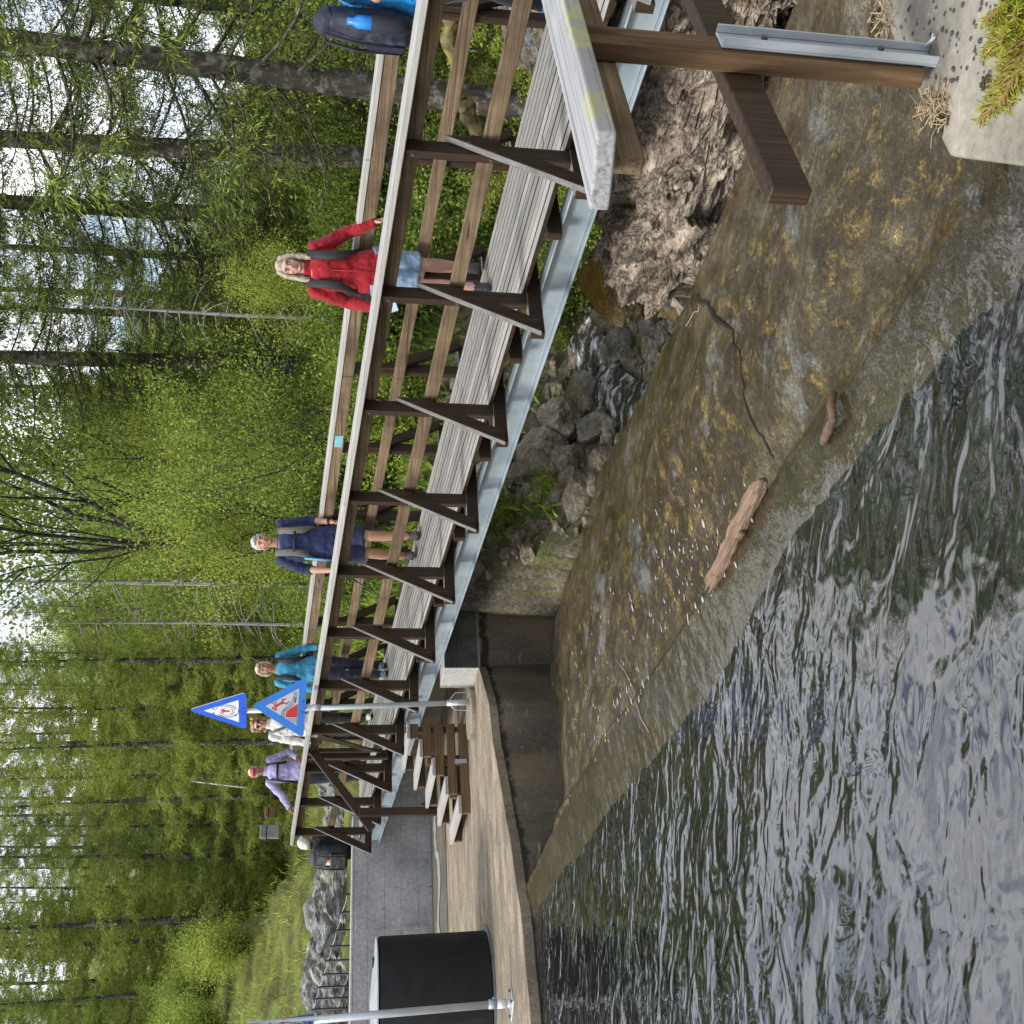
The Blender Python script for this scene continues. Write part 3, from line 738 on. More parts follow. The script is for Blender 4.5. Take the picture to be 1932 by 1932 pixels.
def moss_patch(px, py, r, nm, lab):
    mb = MB(); c = onz(px, py, ZL)
    for i in range(70):
        a = RNG.uniform(0, 6.28); rr = r * math.sqrt(RNG.random()); s = RNG.uniform(.3, 1)
        mb.ball((c.x + rr * math.cos(a), c.y + rr * math.sin(a) * 1.2, ZL + .003), (r * .22 * s, r * .22 * s, r * .14 * s), 6, 4)
    tag(mb.build('moss_clump', MT['mossmat'], None, True), lab, 'moss')
MT['mossmat'] = plain('dark_moss', (.04, .038, .012), .95, 0, .6, 70, .8, 200)
moss_patch(1776, 230, .035, 'moss', 'dark moss clump beside the foot of the railing post')
moss_patch(1862, 155, .02, 'moss', 'small round brown moss clump on the near concrete block')
moss_patch(1655, 45, .04, 'moss', 'moss strip along the back edge of the near concrete block')
a, b = onz(1735, 97, ZL + .012), onz(1764, 70, ZL + .02)
mb = MB(); mb.tube([a, a.lerp(b, .6), b], [.004, .005, .003], 6); mb.tube([a.lerp(b, .8), a.lerp(b, .95) + Vector((.012, 0, .004))], [.003, .002], 5)
tag(mb.build('dead_twig', plain('pale_twig', (.6, .59, .57), .7), None, True), 'short pale forked twig lying behind the railing post', 'twig')
q = onz(1703, 105, ZL + .004); mb = MB()
mb.add([q, q + Vector((.02, .005, .006)), q + Vector((.045, -.004, .002)), q + Vector((.02, -.012, .005))], [(0, 1, 2, 3)])
tag(mb.build('dead_leaf', plain('dead_leaf', (.5, .38, .27), .7), None), 'single dry tan leaf on the near concrete block', 'leaf')
mb = MB()
for i in range(110):
    q = onz(RNG.uniform(1690, 1925), RNG.uniform(2, 170), ZL); r = RNG.uniform(.003, .009)
    mb.ball(q, (r, r * RNG.uniform(.6, 1.2), r * .7), 6, 4)
tag(mb.build('grit', rockmat('grit', (.10, .10, .095), (.24, .23, .21), (.4, .39, .36), 40), None), 'loose grit and pebbles scattered on the near concrete block', 'gravel', kind='stuff')

# ------------------------------------------------------------------ sign posts
POLEM = MT['steel_pole']
BL1 = plain('light_blue_sign', (.03, .22, .72), .35, 0, .08); BL2 = plain('royal_blue_sign', (.012, .085, .55), .35, 0, .08)
WHS = plain('sign_white', (.62, .63, .63), .4, 0, .04); RDS = plain('sign_red', (.62, .025, .025), .4, 0, .05); NVS = plain('sign_line_blue', (.02, .075, .25), .4, 0, .05); ALU = plain('sign_back', (.5, .52, .52), .45, .4, .08)
def tri_pts(side, inset, r):
    h = side * .866; ctr = (0, h / 3)
    V = [(-side / 2, 0), (side / 2, 0), (0, h)]
    V = [(ctr[0] + (x - ctr[0]) * (1 - inset), ctr[1] + (y - ctr[1]) * (1 - inset)) for x, y in V]
    if r <= 0: return V
    out = []
    for i in range(3):
        p, a, b = Vector(V[i]), Vector(V[i - 1]), Vector(V[(i + 1) % 3]); da, db = (a - p).normalized(), (b - p).normalized()
        c = p + (da + db).normalized() * 2 * r; t1 = p + da * r * 1.732; t2 = p + db * r * 1.732
        for k in range(6):
            u = k / 5; q = (t1 * (1 - u) + t2 * u - c); out.append(tuple(c + q.normalized() * r))
    return out
def ribbon(mb, pts, w, z):
    for a, b in zip(pts[:-1], pts[1:]):
        a, b = Vector(a), Vector(b); d = (b - a); 
        if d.length < 1e-6: continue
        n = Vector((-d.y, d.x)).normalized() * w / 2; e = d.normalized() * w * .3
        P = [a - e - n, b + e - n, b + e + n, a - e + n]
        mb.prism([(p.x, p.y, z) for p in P], (0, 0, .0012))
def sign_board(parent, name, loc, yaw, side, bcol, art, tilt=0):
    # local: x right, y up, +z out of the face -> stood upright facing `yaw`
    o = MB(); P = tri_pts(side, 0, .03); o.prism([(x, y, -.012) for x, y in P], (0, 0, .012))
    s = o.build('sign_plate', [bcol, ALU], parent)
    for p in s.data.polygons:
        if p.normal.z < .5: p.material_index = 1
    s.matrix_local = Matrix.Translation(loc) @ Matrix.Rotation(yaw, 4, 'Z') @ Matrix.Rotation(R(90), 4, 'X') @ Matrix.Rotation(tilt, 4, 'Z')
    o = MB(); P = tri_pts(side, .40, .0); o.prism([(x, y, .0) for x, y in P], (0, 0, .0015)); o.build('white_field', WHS, s)
    art(s, side)
    o = MB()
    for x, y in ((-.055, .09), (.055, .09), (-.04, side * .866 - .2), (.04, side * .866 - .2)): o.tube([(x, y - .06, .0), (x, y - .06, .008)], .009, 8)
    o.builds('rivet', NVS, s)
    return s
def spiral(cx, cy, r, turns, a0, sgn=1):
    return [(cx + r * (1 - k / 26) * math.cos(a0 + sgn * turns * 6.283 * k / 26), cy + r * (1 - k / 26) * math.sin(a0 + sgn * turns * 6.283 * k / 26)) for k in range(25)]
def art_fall(s, S):
    z = .0016; k = S / .70
    def sc(P): return [(x * k, y * k) for x, y in P]
    o = MB()      # red dam and person
    P = [(-.12, .085), (.035, .085), (-.045, .20), (-.075, .212), (-.12, .212)]
    o.prism([(x, y, z) for x, y in sc(P)], (0, 0, .0012)); o.build('red_dam', RDS, s)
    o = MB()
    for P, w in (([(.0, .335), (.035, .275), (.045, .25)], .026), ([(.045, .25), (.075, .265), (.085, .225)], .014), ([(.04, .25), (.03, .215), (.055, .185)], .014), ([(.0, .33), (.03, .355), (.04, .385)], .012), ([(-.005, .33), (-.03, .325), (-.045, .35)], .012)): ribbon(o, sc(P), w * k, z)
    cx, cy = -.02 * k, .36 * k; o.prism([(cx + .015 * k * math.cos(a * .6283), cy + .015 * k * math.sin(a * .6283), z) for a in range(10)], (0, 0, .0012)); o.build('falling_figure', RDS, s)
    o = MB()
    for i in range(3):      # water running over the dam
        d = i * .016
        P = [(-.125 - .0 * d, .225 + d), (-.085, .232 + d), (-.05, .222 + d), (-.02 + d * .3, .185 + d), (.02 + d * .6, .135 + d), (.06 + d, .112 + d * .9), (.10, .110 + d * .8)]
        ribbon(o, sc(P), .0065 * k, z)
    for cx, r in ((.145, .026), (.098, .026), (.06, .017)): ribbon(o, sc(spiral(cx, .118, r, 1.6, 1.57, -1)), .0055 * k, z)
    for i in range(7): y = .09 + i * .018; ribbon(o, sc([(-.195 + i * .0085, y), (-.128, y)]), .006 * k, z)
    o.build('water_lines', NVS, s)
def art_whirl(s, S):
    z = .0016; k = S / .70; c = (0, .20)
    def arc(r, a0, a1): return [((c[0] + r * math.cos(a0 + (a1 - a0) * i / 16)) * k, (c[1] + r * .9 * math.sin(a0 + (a1 - a0) * i / 16)) * k) for i in range(17)]
    o = MB()
    for r, a0, a1, w in ((.115, 2.2, 4.2, .012), (.08, 1.9, 4.6, .007), (.115, 5.2, 7.0, .012), (.085, 4.9, 6.6, .007), (.06, 3.6, 5.6, .006), (.06, .3, 1.9, .006), (.135, .6, 1.5, .006), (.13, 3.9, 5.0, .007)): ribbon(o, arc(r, a0, a1), w * k, z)
    o.build('whirl_lines', NVS, s)
    o = MB()
    for P, w in (([(0, .185), (0, .225)], .034), ([(-.005, .22), (-.035, .25), (-.03, .275)], .013), ([(.005, .22), (.03, .245), (.025, .27)], .013)): ribbon(o, [(x * k, y * k) for x, y in P], w * k, z)
    cx, cy = 0, .25 * k; o.prism([(cx + .017 * k * math.cos(a * .6283), cy + .017 * k * math.sin(a * .6283), z) for a in range(10)], (0, 0, .0012)); o.build('swimmer_figure', RDS, s)
pb = onz(886, 1325, ZL + .05)
tp = onplane(596, 1335, pb, Vector((0, 1, 0))); tp2 = onplane(440, 1342, pb, Vector((0, 1, 0)))
sg = thing('sign_post', 'steel post with two blue triangular warning signs beside the wooden stairs', 'sign post', pb)
mb = MB(); ax = (tp2 - pb); mb.tube([(0, 0, 0), tuple(ax)], .03, 12); mb.tube([(0, 0, 0), tuple(ax * .1)], .034, 12); q = tp - pb; mb.tube([tuple(q - ax.normalized() * .05), tuple(q + ax.normalized() * .05)], .036, 12)
mb.build('pole', POLEM, sg, True)
mb = MB()
for a in (0, 2.1, 4.2):
    c, s_ = math.cos(a + .5), math.sin(a + .5); mb.tube([(.03 * c, .03 * s_, .22), (.11 * c, .11 * s_, .16), (.12 * c, .12 * s_, .0), (.03 * c, .03 * s_, .02)], .006, 6)
mb.builds('guard_hoop', POLEM, sg, True)
def facing(p):      # yaw so that the face looks at the camera
    d = Vector((0, 0, 0)) - Vector((p.x, p.y, 0)); return math.atan2(d.y, d.x) + R(90)
pl = onplane(576, 1334, pb + Vector((0, -.05, 0)), Vector((0, 1, 0)))
sidel = .70
sign_board(sg, 'sign', pl - pb, facing(pl) + R(6), .665, BL1, art_fall, R(-1.5))
pu = onplane(465, 1342, pb + Vector((0, -.05, 0)), Vector((0, 1, 0)))
sign_board(sg, 'sign', pu - pb, facing(pu) - R(56), .70, BL2, art_whirl, R(-2))
disc = MB(); c = onz(893, 1348, ZL)
ring = [(c.x + (.30 + .02 * math.sin(a * 3)) * math.cos(a) * .95, c.y + (.27) * math.sin(a)) for a in [k * 6.283 / 28 for k in range(28)]]
disc.prism([(x, y, ZL - .01) for x, y in ring], (0, 0, .065)); tag(bevel(disc.build('stone_disc', concrete('disc_stone', (.2, .165, .12), (.36, .31, .24), None, (.15, .12, .09)), None), .015, 2), 'flat round stone disc under the sign post', 'stone disc')
# second sign post at the left edge
pb = onz(966, 1893, ZL)
s2 = thing('sign_post', 'tall steel post with a bolted foot plate in front of the black tank', 'sign post', pb)
tp = onplane(590, 1925, pb, Vector((0, 1, 0))); ax = (tp - pb)
mb = MB(); mb.tube([(0, 0, .11), tuple(ax * 1.32)], .031, 14); mb.build('pole', POLEM, s2, True)
mb = MB(); mb.tube([(0, 0, 0), (0, 0, .05)], .03, 14); mb.tube([(0, 0, .05), (0, 0, .13)], .037, 14); mb.build('white_sleeve', plain('white_plastic', (.66, .67, .67), .4, 0, .04), s2, True)
mb = MB(); mb.tube([(0, 0, .13), (0, 0, .2)], .039, 14); mb.tube([(.04, 0, .16), (.06, -.005, .16)], .009, 6); mb.build('collar', MT['steel'], s2, True)
mb = MB(); mb.box(-.11, .11, -.09, .09, 0, .012); o = bevel(mb.build('foot_plate', MT['steel_pole'], s2), .003); o.rotation_euler = (0, 0, R(-20))
mb = MB()
for x in (-.08, .08):
    for y in (-.06, .06): mb.tube([(x, y, .012), (x, y, .028)], .012, 6)
mb.builds('bolt', MT['bolt'], o)
pl = onplane(592, 1934, pb + Vector((0, -.045, 0)), Vector((0, 1, 0))); sign_board(s2, 'sign', pl - pb + Vector((.03, 0, 0)), facing(pl) + R(80), .70, BL2, art_whirl)

# ------------------------------------------------------------------ black tank
tc_ = onz(936, 1886, ZL); 
lw = onz(922, 1752, ZL); rad = abs((lw - tc_).dot(Vector((tc_.y, -tc_.x, 0)).normalized())); tc_ = tc_ + Vector((tc_.x, tc_.y, 0)).normalized() * rad
topz = onplane(716, 1766, (tc_.x, tc_.y, 0), Vector((0, 1, 0))).z
tk = thing('black_tank', 'large black cylindrical tank with a grey segmented lid standing on the ledge', 'tank', (tc_.x, tc_.y, ZL))
hh = topz - ZL
mb = MB(); prof = [(rad, .03), (rad * .99, .2), (rad * .965, hh - .02), (rad * .955, hh)]
N = 64
for r_, z_ in prof: mb.v += [(r_ * math.cos(6.2832 * k / N), r_ * math.sin(6.2832 * k / N), z_) for k in range(N)]
for i in range(len(prof) - 1):
    for k in range(N): a = i * N + k; b = i * N + (k + 1) % N; mb.f.append((a, b, b + N, a + N)); mb.mi.append(0)
t = NT('black_plastic'); t.set(color=t.ramp(t.noise(2.5, 6, .7, t.map((1, 1, 3))), [(.3, (.006, .006, .0065)), (.7, (.013, .013, .0145))]), spec=.25, rough=t.ramp(t.noise(4, 5), [(.3, .5), (.7, .75)])); t.bump(t.noise(1.5, 2), .2, .01); t.set(color=t.mix(t.ramp(t.noise(3, 8, .8, t.map((4, 4, .35))), [(.56, 0), (.68, .6)]), t.b.inputs['Base Color'].links[0].from_socket, (.035, .035, .037)))
mb.build('tank_body', t.m, tk, True)
mb = MB(); mb.tube([(0, 0, 0), (0, 0, .018)], rad + .055, 64); mb.build('base_flange', plain('dark_flange', (.12, .125, .13), .5, 0, .3), tk)
LIDM = plain('grey_lid', (.33, .35, .36), .5, 0, .12, 4)
for k in range(6):     # lid in panels
    mb = MB(); a0, a1 = k * 1.0472 + .012 + .35, (k + 1) * 1.0472 - .012 + .35; st = 10
    low = []; up = []; 
    A = [(.02 * math.cos((a0 + a1) / 2), .02 * math.sin((a0 + a1) / 2), hh + .07)] + [(rad * .955 * math.cos(a0 + (a1 - a0) * i / st), rad * .955 * math.sin(a0 + (a1 - a0) * i / st), hh + .015) for i in range(st + 1)]
    mb.prism(A, (0, 0, .012)); mb.build('lid_panel', LIDM, tk)
mb = MB()
for a in (.2, 2.9): mb.tube([(rad * .6 * math.cos(a), rad * .6 * math.sin(a), hh + .03), (rad * .6 * math.cos(a), rad * .6 * math.sin(a), hh + .06)], .05, 12)
mb.builds('lid_handle', plain('lid_dark', (.02, .02, .02), .5), tk)

# ------------------------------------------------------------------ driftwood and sticks
a, b = on_chute(1446, 908) , on_chute(1340, 1105)
a = onz(1440, 905, ZW + .04); b = onz(1342, 1100, ZW + .04); d = (b - a)
mb = MB(); pts = []; rr = []
for i in range(25):
    u = i / 24; p = a + d * u + Vector((0, 0, .004 * math.sin(u * 5))); pts.append(p); e_ = (.5 + .5 * min(1, u * 12)) * (1.05 - .12 * u); rr.append((.036 * e_, .026 * e_))
mb.tube(pts, rr, 18)
for i in range(5):
    q = b + Vector((RNG.uniform(-.022, .022), RNG.uniform(-.015, .015), RNG.uniform(-.02, .02))); mb.tube([q - d.normalized() * .10, q + d.normalized() * RNG.uniform(.02, .08)], [.010, .002], 5)
mb.tube([a + d * .50, a + d * .46 + Vector((-.01, -.05, .0))], [.024, .012], 8)
me = mb.mesh('driftwood_log')
for v in me.vertices: v.co += Vector((1, .6, 1)) * .008 * mnoise.noise(Vector((v.co.x * 14, v.co.y * 14, v.co.z * 90)))
t = NT('driftwood'); dr = math.atan2(d.y, d.x); g = t.map((3, 130, 130), (0, 0, -dr)); n = t.noise(1, 6, .7, g, .3)
c = t.ramp(n, [(.28, (.035, .02, .012)), (.45, (.19, .115, .07)), (.7, (.42, .30, .21))]); c = t.mix(t.ramp(t.noise(4, 4), [(.55, 0), (.7, 1)]), c, (.20, .085, .05)); t.set(color=c, rough=.8); t.bump(n, 1, .012)
tag(obj('driftwood_log', me, t.m, None, True), 'reddish weathered driftwood log stranded on the spillway crest', 'log')
mb = MB(); a = onz(1574, 740, ZW + .03); b = onz(1552, 835, ZW + .03); m_ = onz(1572, 790, ZW + .045)
mb.tube([a, a.lerp(m_, .5) + Vector((0, 0, .01)), m_, m_.lerp(b, .5), b], [.012, .015, .014, .017, .012], 8)
tag(mb.build('stick', bark('stick_bark', (.05, .035, .025), (.22, .15, .10)), None, True), 'short bent brown stick lying on the spillway crest', 'stick')
for (p, q, lab) in (((1150, 1240), (1215, 1385), 'long thin pale twig on the foamy part of the spillway'), ((1308, 560), (1290, 610), 'thin curled grass stem near the top of the spillway')):
    mb = MB(); A = [on_chute(p[0] + (q[0] - p[0]) * u + 6 * math.sin(u * 5), p[1] + (q[1] - p[1]) * u) + Vector((0, 0, .006)) for u in (0, .2, .4, .6, .8, 1)]
    mb.tube(A, .0035, 5); tag(mb.build('thin_twig', plain('twig', (.33, .28, .2), .8), None, True), lab, 'twig')
# ------------------------------------------------------------------ terrain
def sst(a, b, x):
    t = np.clip((x - a) / (b - a), 0, 1); return t * t * (3 - 2 * t)
def terr_base(x, y):
    """height of the ground, vectorised"""
    x = np.asarray(x, float); y = np.asarray(y, float)
    s = (x - OV.x) * DV.x + (y - OV.y) * DV.y; n = (x - OV.x) * NV.x + (y - OV.y) * NV.y
    nn = np.maximum(n, -1)
    sc = 3.3 + .35 * np.sin(nn * .5) + np.maximum(n - 4, 0) * .35        # stream line swings away
    floor = -2.0 + .03 * np.maximum(n - 8, 0)
    right = -.45 + .75 * sst(1.6, 3.6, n) + .09 * np.maximum(n - 3.5, 0) + .05 * np.maximum(-s - 2, 0)
    left = .30 + .55 * sst(8, 12, s) + .06 * np.maximum(n - 4, 0) + .05 * np.maximum(s - 13, 0)
    wR = sst(sc - .6, sc - 3.0, s); wL = sst(sc + .6, sc + 3.4 + .0 * s, s)
    h = floor + (right - floor) * wR + (left - floor) * wL
    # behind the end wall: a low landing, then rising grass
    beh = (s > 12.9) & (n < 2.0)
    g = .25 + .75 * sst(14.6, 15.6, s) + .30 * np.clip(s - 15.8, 0, 11) + .08 * np.maximum(s - 26.8, 0)
    h = np.where(beh, g, h)
    h = np.where((s > 12.9) & (n >= 2.0), np.maximum(h, .95 + .10 * np.maximum(s - 14, 0)), h)
    # reservoir, spillway and ledge lie above this
    dam = (n < .55) & (s < 13.0)
    h = np.where(dam, np.minimum(h, -2.3), h)
    wallz = (s > 6.5) & (s < 13.0) & (n < 1.75)
    h = np.where(wallz, np.minimum(h, -1.2), h)
    # hillside
    d = np.hypot(x - 2, y - 8)
    h = h + .00004 * 0
    hf = 1 - .85 * sst(.10, .34, x / np.maximum(y, 1.0))
    h = h + hf * (.11 * np.maximum(d - 26, 0) * sst(-30, 10, y) + .05 * np.maximum(d - 60, 0) * sst(0, 20, y))
    return h
def terr_noise(x, y, h, s, n):
    v = mnoise.fractal(Vector((x * .5, y * .5, 0)), 1, 2, 5) * .18
    return v
def ground(x, y):
    b = float(terr_base(x, y)); s, n, _ = bl((x, y, 0))
    return b + terr_noise(x, y, b, s, n)
def axis(c, span, m, dens):
    u = np.linspace(-1, 1, m); return c + span * np.sinh(u * dens) / math.sinh(dens)
gx = axis(2.5, 150, 300, 5.2); gy = axis(10.0, 160, 300, 5.0)
GX, GY = np.meshgrid(gx, gy, indexing='ij'); H = terr_base(GX, GY)
Sg = (GX - OV.x) * DV.x + (GY - OV.y) * DV.y; Ng = (GX - OV.x) * NV.x + (GY - OV.y) * NV.y
for i in range(len(gx)):
    for j in range(len(gy)):
        x, y = gx[i], gy[j]
        H[i, j] += terr_noise(x, y, 0, 0, 0)
        if -8 < x < 14 and 2 < y < 26:
            H[i, j] += .07 * mnoise.fractal(Vector((x * 2.4, y * 2.4, 7)), 1, 2, 4) + .05 * mnoise.ridged_multi_fractal(Vector((x * 4.5, y * 4.5, 2)), .9, 2.1, 3, 1, 2) - .05
me = grid_mesh('forest_ground', np.stack([GX, GY, H], -1))
tag(obj('forest_ground', me, MT['ground'], None, True), 'forest floor and stream banks of soil, grass and rock', 'ground', kind='structure')

# ------------------------------------------------------------------ rocks
def rock_mesh(name, size, seed, sub=5, rough=.35, fract=.25, flat=None):
    bm = bmesh.new(); bmesh.ops.create_icosphere(bm, subdivisions=sub, radius=1)
    o = Vector((seed * 13.7, seed * 7.1, seed * 3.3)); rp = random.Random(seed)
    planes = [(Vector((rp.gauss(0, 1), rp.gauss(0, 1), rp.gauss(0, .8))).normalized(), rp.uniform(.52, .92)) for _ in range(16)]
    for v in bm.verts:
        p = v.co.copy(); r = 1 + rough * mnoise.fractal(p * 1.3 + o, 1, 2, 5)
        c = mnoise.voronoi(p * 2.3 + o)[0]; r += fract * .5 * (min(c[1] - c[0], .5) - .25)
        c = mnoise.voronoi(p * 6.5 + o)[0]; r += fract * .22 * (min(c[1] - c[0], .5) - .2)
        for nrm, dd in planes:
            e = p.dot(nrm) * r - dd
            if e > 0: p = p - nrm * (e * .92 / max(r, .3))
        r += .05 * mnoise.fractal(p * 7 + o, 1, 2, 4)
        v.co = Vector((p.x * size[0], p.y * size[1], p.z * size[2])) * r
    me = bpy.data.meshes.new(name); bm.to_mesh(me); bm.free(); return me
def crag_mesh(name, size, seed, sub=6, amp=.34):
    bm = bmesh.new(); bmesh.ops.create_icosphere(bm, subdivisions=sub, radius=1); o = Vector((seed * 13.7, seed * 7.1, seed * 3.3)); st = Matrix.Rotation(.5, 3, 'Y') @ Matrix.Rotation(.4, 3, 'X')
    for v in bm.verts:
        p = v.co.copy(); w = Vector((p.x * size[0], p.y * size[1], p.z * size[2])); q = st @ w; q = Vector((q.x * 1.0, q.y * 1.0, q.z * 2.4))
        r = mnoise.fractal(w * 1.1 + o, 1, 2, 3) * amp + (mnoise.ridged_multi_fractal(q * 1.7 + o, .9, 2.1, 5, 1.0, 2.0) - 1.2) * amp * .22
        c = mnoise.voronoi(q * 2.6 + o)[0]; r += (min(c[1] - c[0], .35) - .2) * amp * .55
        c = mnoise.cell(q * 2.6 + o + Vector((mnoise.noise(w * 3), mnoise.noise(w * 3 + o), 0)) * .5); r += c * amp * .3; c = mnoise.cell(q * 6.3 + o * 2 + Vector((mnoise.noise(w * 7), 0, mnoise.noise(w * 7 + o))) * .5); r += c * amp * .14
        v.co = w + w.normalized() * r
    me = bpy.data.meshes.new(name); bm.to_mesh(me); bm.free(); return me
def rock(name, loc, size, seed, m, label, cat='rock', group=None, rz=0, sub=5, rough=.35, fract=.25, smooth=False):
    o = obj(name, crag_mesh(name, size, seed, sub, rough) if name in ('rock_outcrop', 'rock_cliff') else rock_mesh(name, size, seed, sub, rough, fract), m, None, smooth); o.location = loc; o.rotation_euler = (0, 0, rz)
    return tag(o, label, cat, group)
# big fractured bank under the near end of the bridge
def hit(x, y, t0=4.0, t1=40.0):
    d = ray(x, y); t = t0
    while t < t1:
        q = CV + d * t
        if q.z < ground(q.x, q.y): return q
        t += .05
    return CV + d * t1
q = bw(-.75, .95, -1.0); rock('rock_outcrop', q, (2.1, .72, .62), 3, MT['rock_brown'], 'big fractured beige and brown rock bank under the near end of the bridge', rz=BRZ, sub=7, rough=.36, fract=.5)
q = bw(-1.9, .55, -1.05); rock('rock_outcrop', q, (1.1, .5, .5), 8, MT['rock_brown'], 'fractured brown rock ledge behind the middle board of the near railing', rz=.5, sub=6, rough=.4, fract=.5)
q = onn(1275, 490, .95); rock('rock_outcrop', q + Vector((.1, .35, -.35)), (.50, .5, .52), 5, MT['rock_moss'], 'pale grey crumbly rock face with bare stone chips below the steel beam', rz=.3, sub=6, rough=.25, fract=.3)
q = onn(1140, 535, .95); rock('mossy_rock', q + Vector((.05, .2, -.16)), (.40, .36, .34), 6, rockmat('orange_moss_rock', (.10, .085, .06), (.26, .2, .1), (.38, .33, .26), 5, (.30, .19, .025), 1.1, None, .9, .4), 'rock covered with orange and green moss under the steel beam', rz=.3, sub=5)
q = bw(.85, .85, -1.0); rock('rock_outcrop', q, (.85, .62, .58), 12, MT['rock_brown'], 'broken brown rock face between the crumbly grey rock and the spillway lip', rz=BRZ, sub=6, rough=.36)
BL = [((1195, 580), 3.0, (.3, .26, .24), 'wetrock', 'dark wet angular boulder at the foot of the crumbly rock face'), ((1185, 655), 3.3, (.3, .24, .26), 'wetrock', 'dark wet boulder overhanging the small cascade'),
      ((1065, 800), 3.6, (.3, .26, .24), 'boulder', 'brown lumpy boulder on the left side of the stream, uppermost of its group'), ((1035, 862), 4.0, (.34, .3, .26), 'boulder', 'broad brown mossy boulder lowest beside the left stream bank'), ((1085, 868), 3.4, (.22, .2, .19), 'boulder', 'small pitted boulder between the broad mossy one and the water'),
      ((1140, 640), 4.2, (.32, .28, .22), 'boulder', 'rounded grey boulder splitting the cascade on its right side'), ((1165, 610), 4.4, (.2, .2, .16), 'boulder', 'small grey boulder beside the mossy rock and the cascade'), ((1120, 720), 4.6, (.2, .16, .14), 'wetrock', 'dark wet stone in the middle of the stream'),
      ((1170, 740), 3.1, (.22, .16, .15), 'wetrock', 'dark wet stone at the lower lip of the cascade'), ((1130, 810), 3.2, (.2, .2, .17), 'wetrock', 'black wet stone left of the cascade'), ((1098, 945), 2.6, (.34, .2, .2), 'boulder', 'jagged pale brown rock at the far corner of the spillway'),
      ((1080, 905), 3.4, (.17, .16, .15), 'boulder', 'little brown rock above the jagged pale one'), ((1150, 872), 2.8, (.24, .2, .16), 'boulder', 'grey stone at the edge where the spillway ends'), ((1205, 700), 2.7, (.26, .2, .15), 'wetrock', 'flat dark stone just behind the spillway lip'), ((1240, 610), 2.6, (.2, .2, .18), 'wetrock', 'dark stone wedged below the crumbly rock face')]
for i, ((x, y), n, sz, mt, lab) in enumerate(BL):
    q = hit(x, y, 8.0); k_ = max(.7, min(1.6, (q - CV).length / 10)); rock('boulder', q + Vector((0, 0, sz[2] * .25)), tuple(a_ * k_ for a_ in sz), 20 + i, MT[mt], lab, 'boulder', 'boulders along the stream', RNG.uniform(0, 6), 4, .3, .3)
rb = MB(); rr0 = random.Random(4)
for i in range(1500):
    s, n = rr0.uniform(.4, 6.4), rr0.uniform(.7, 4.2); p = bw(s, n, 0); r = rr0.choice((.02, .03, .05, .07, .10, .13)); z = ground(p.x, p.y); a = rr0.uniform(0, 6.28); m0 = len(rb.v)
    rb.ball((p.x, p.y, z + r * .3), (r, r * rr0.uniform(.6, .95), r * rr0.uniform(.4, .8)), 6, 4)
    for v_ in range(m0, len(rb.v)):
        q0 = Vector(rb.v[v_]); rb.v[v_] = tuple(q0 + Vector((rr0.uniform(-1, 1), rr0.uniform(-1, 1), rr0.uniform(-1, 1))) * r * .22)
tag(rb.build('stream_stones', MT['boulder'], None), 'loose broken stones on the stream banks under the bridge', 'stones', kind='stuff')
# white water between the boulders
A = [hit(x, y, 8.0) + Vector((0, 0, .26)) for x, y, n in ((1100, 655, 6.0), (1120, 690, 5.2), (1140, 725, 4.5), (1160, 765, 3.8), (1185, 790, 3.3), (1235, 815, 2.6))]
Pg = []
for k in range(60):
    u = k / 59 * (len(A) - 1); i = min(int(u), len(A) - 2); p = A[i].lerp(A[i + 1], u - i); t_ = (A[i + 1] - A[i]); w_ = Vector((-t_.y, t_.x, 0)).normalized()
    Pg.append([tuple(p + w_ * (v * .45) + Vector((0, 0, -.10 - .16 * v * v + .06 * mnoise.fractal(Vector((p.x * 4, p.y * 4, v * 4)), 1, 2, 3)))) for v in np.linspace(-1, 1, 14)])
tag(obj('stream', grid_mesh('stream', np.array(Pg)), MT['stream'], None, True), 'small white cascade of the stream among dark boulders', 'water', kind='structure')
# grey cliff behind the wall
for (x, y, s, sz, lab, sd) in ((625, 1690, 16.3, (2.5, .7, .55), 'lichen covered grey rock cliff behind the white haired person and the wall', 41), (628, 1860, 16.2, (2.3, .8, .72), 'tall layered grey rock face behind the black fence posts', 42), (655, 1590, 16.5, (1.5, .7, .55), 'low pale rock hump seen through the end of the bridge rail', 43), (640, 1480, 16.2, (1.3, .7, .45), 'speckled rock slab at the far landing of the bridge', 44)):
    q = ons(x, y, s); rock('rock_cliff', q + DV * .6 + Vector((0, 0, -.25)), sz, sd, MT['rock_grey'], lab, rz=TH + .1, sub=6, rough=.22, fract=.35)
# gravel slope, mossy fallen trunks behind the rail
def gz(q): return ground(q.x, q.y)
a, b, c = onn(836, 20, 2.6), onn(862, 160, 2.5), onn(905, 245, 2.3)
for (p, q, lab) in ((onn(830, -40, 2.75), onn(868, 155, 2.55), 'mossy yellow green fallen trunk on the gravel bank, upper piece'), (onn(866, 175, 2.45), onn(902, 255, 2.3), 'short mossy broken trunk lower on the gravel bank')):
    mb = MB(); pts = [p.lerp(q, u / 12) + Vector((0, 0, .02 * math.sin(u))) for u in range(13)]; pts = [p.lerp(q, u / 40) + Vector((0, 0, .02 * math.sin(u * .3))) for u in range(41)]; mb.tube(pts, [.062 + .012 * math.sin(u * .6) for u in range(41)], 16)
    me = mb.mesh('fallen_trunk')
    for v in me.vertices: v.co += Vector((1, 1, 1)) * (.02 * mnoise.noise(v.co * 12) + .012 * mnoise.noise(v.co * 35))
    tag(obj('fallen_trunk', me, bark('moss_trunk', (.07, .06, .035), (.24, .2, .10), (.26, .22, .055), (14, 14, 14)), None, True), lab, 'log')
gp = []
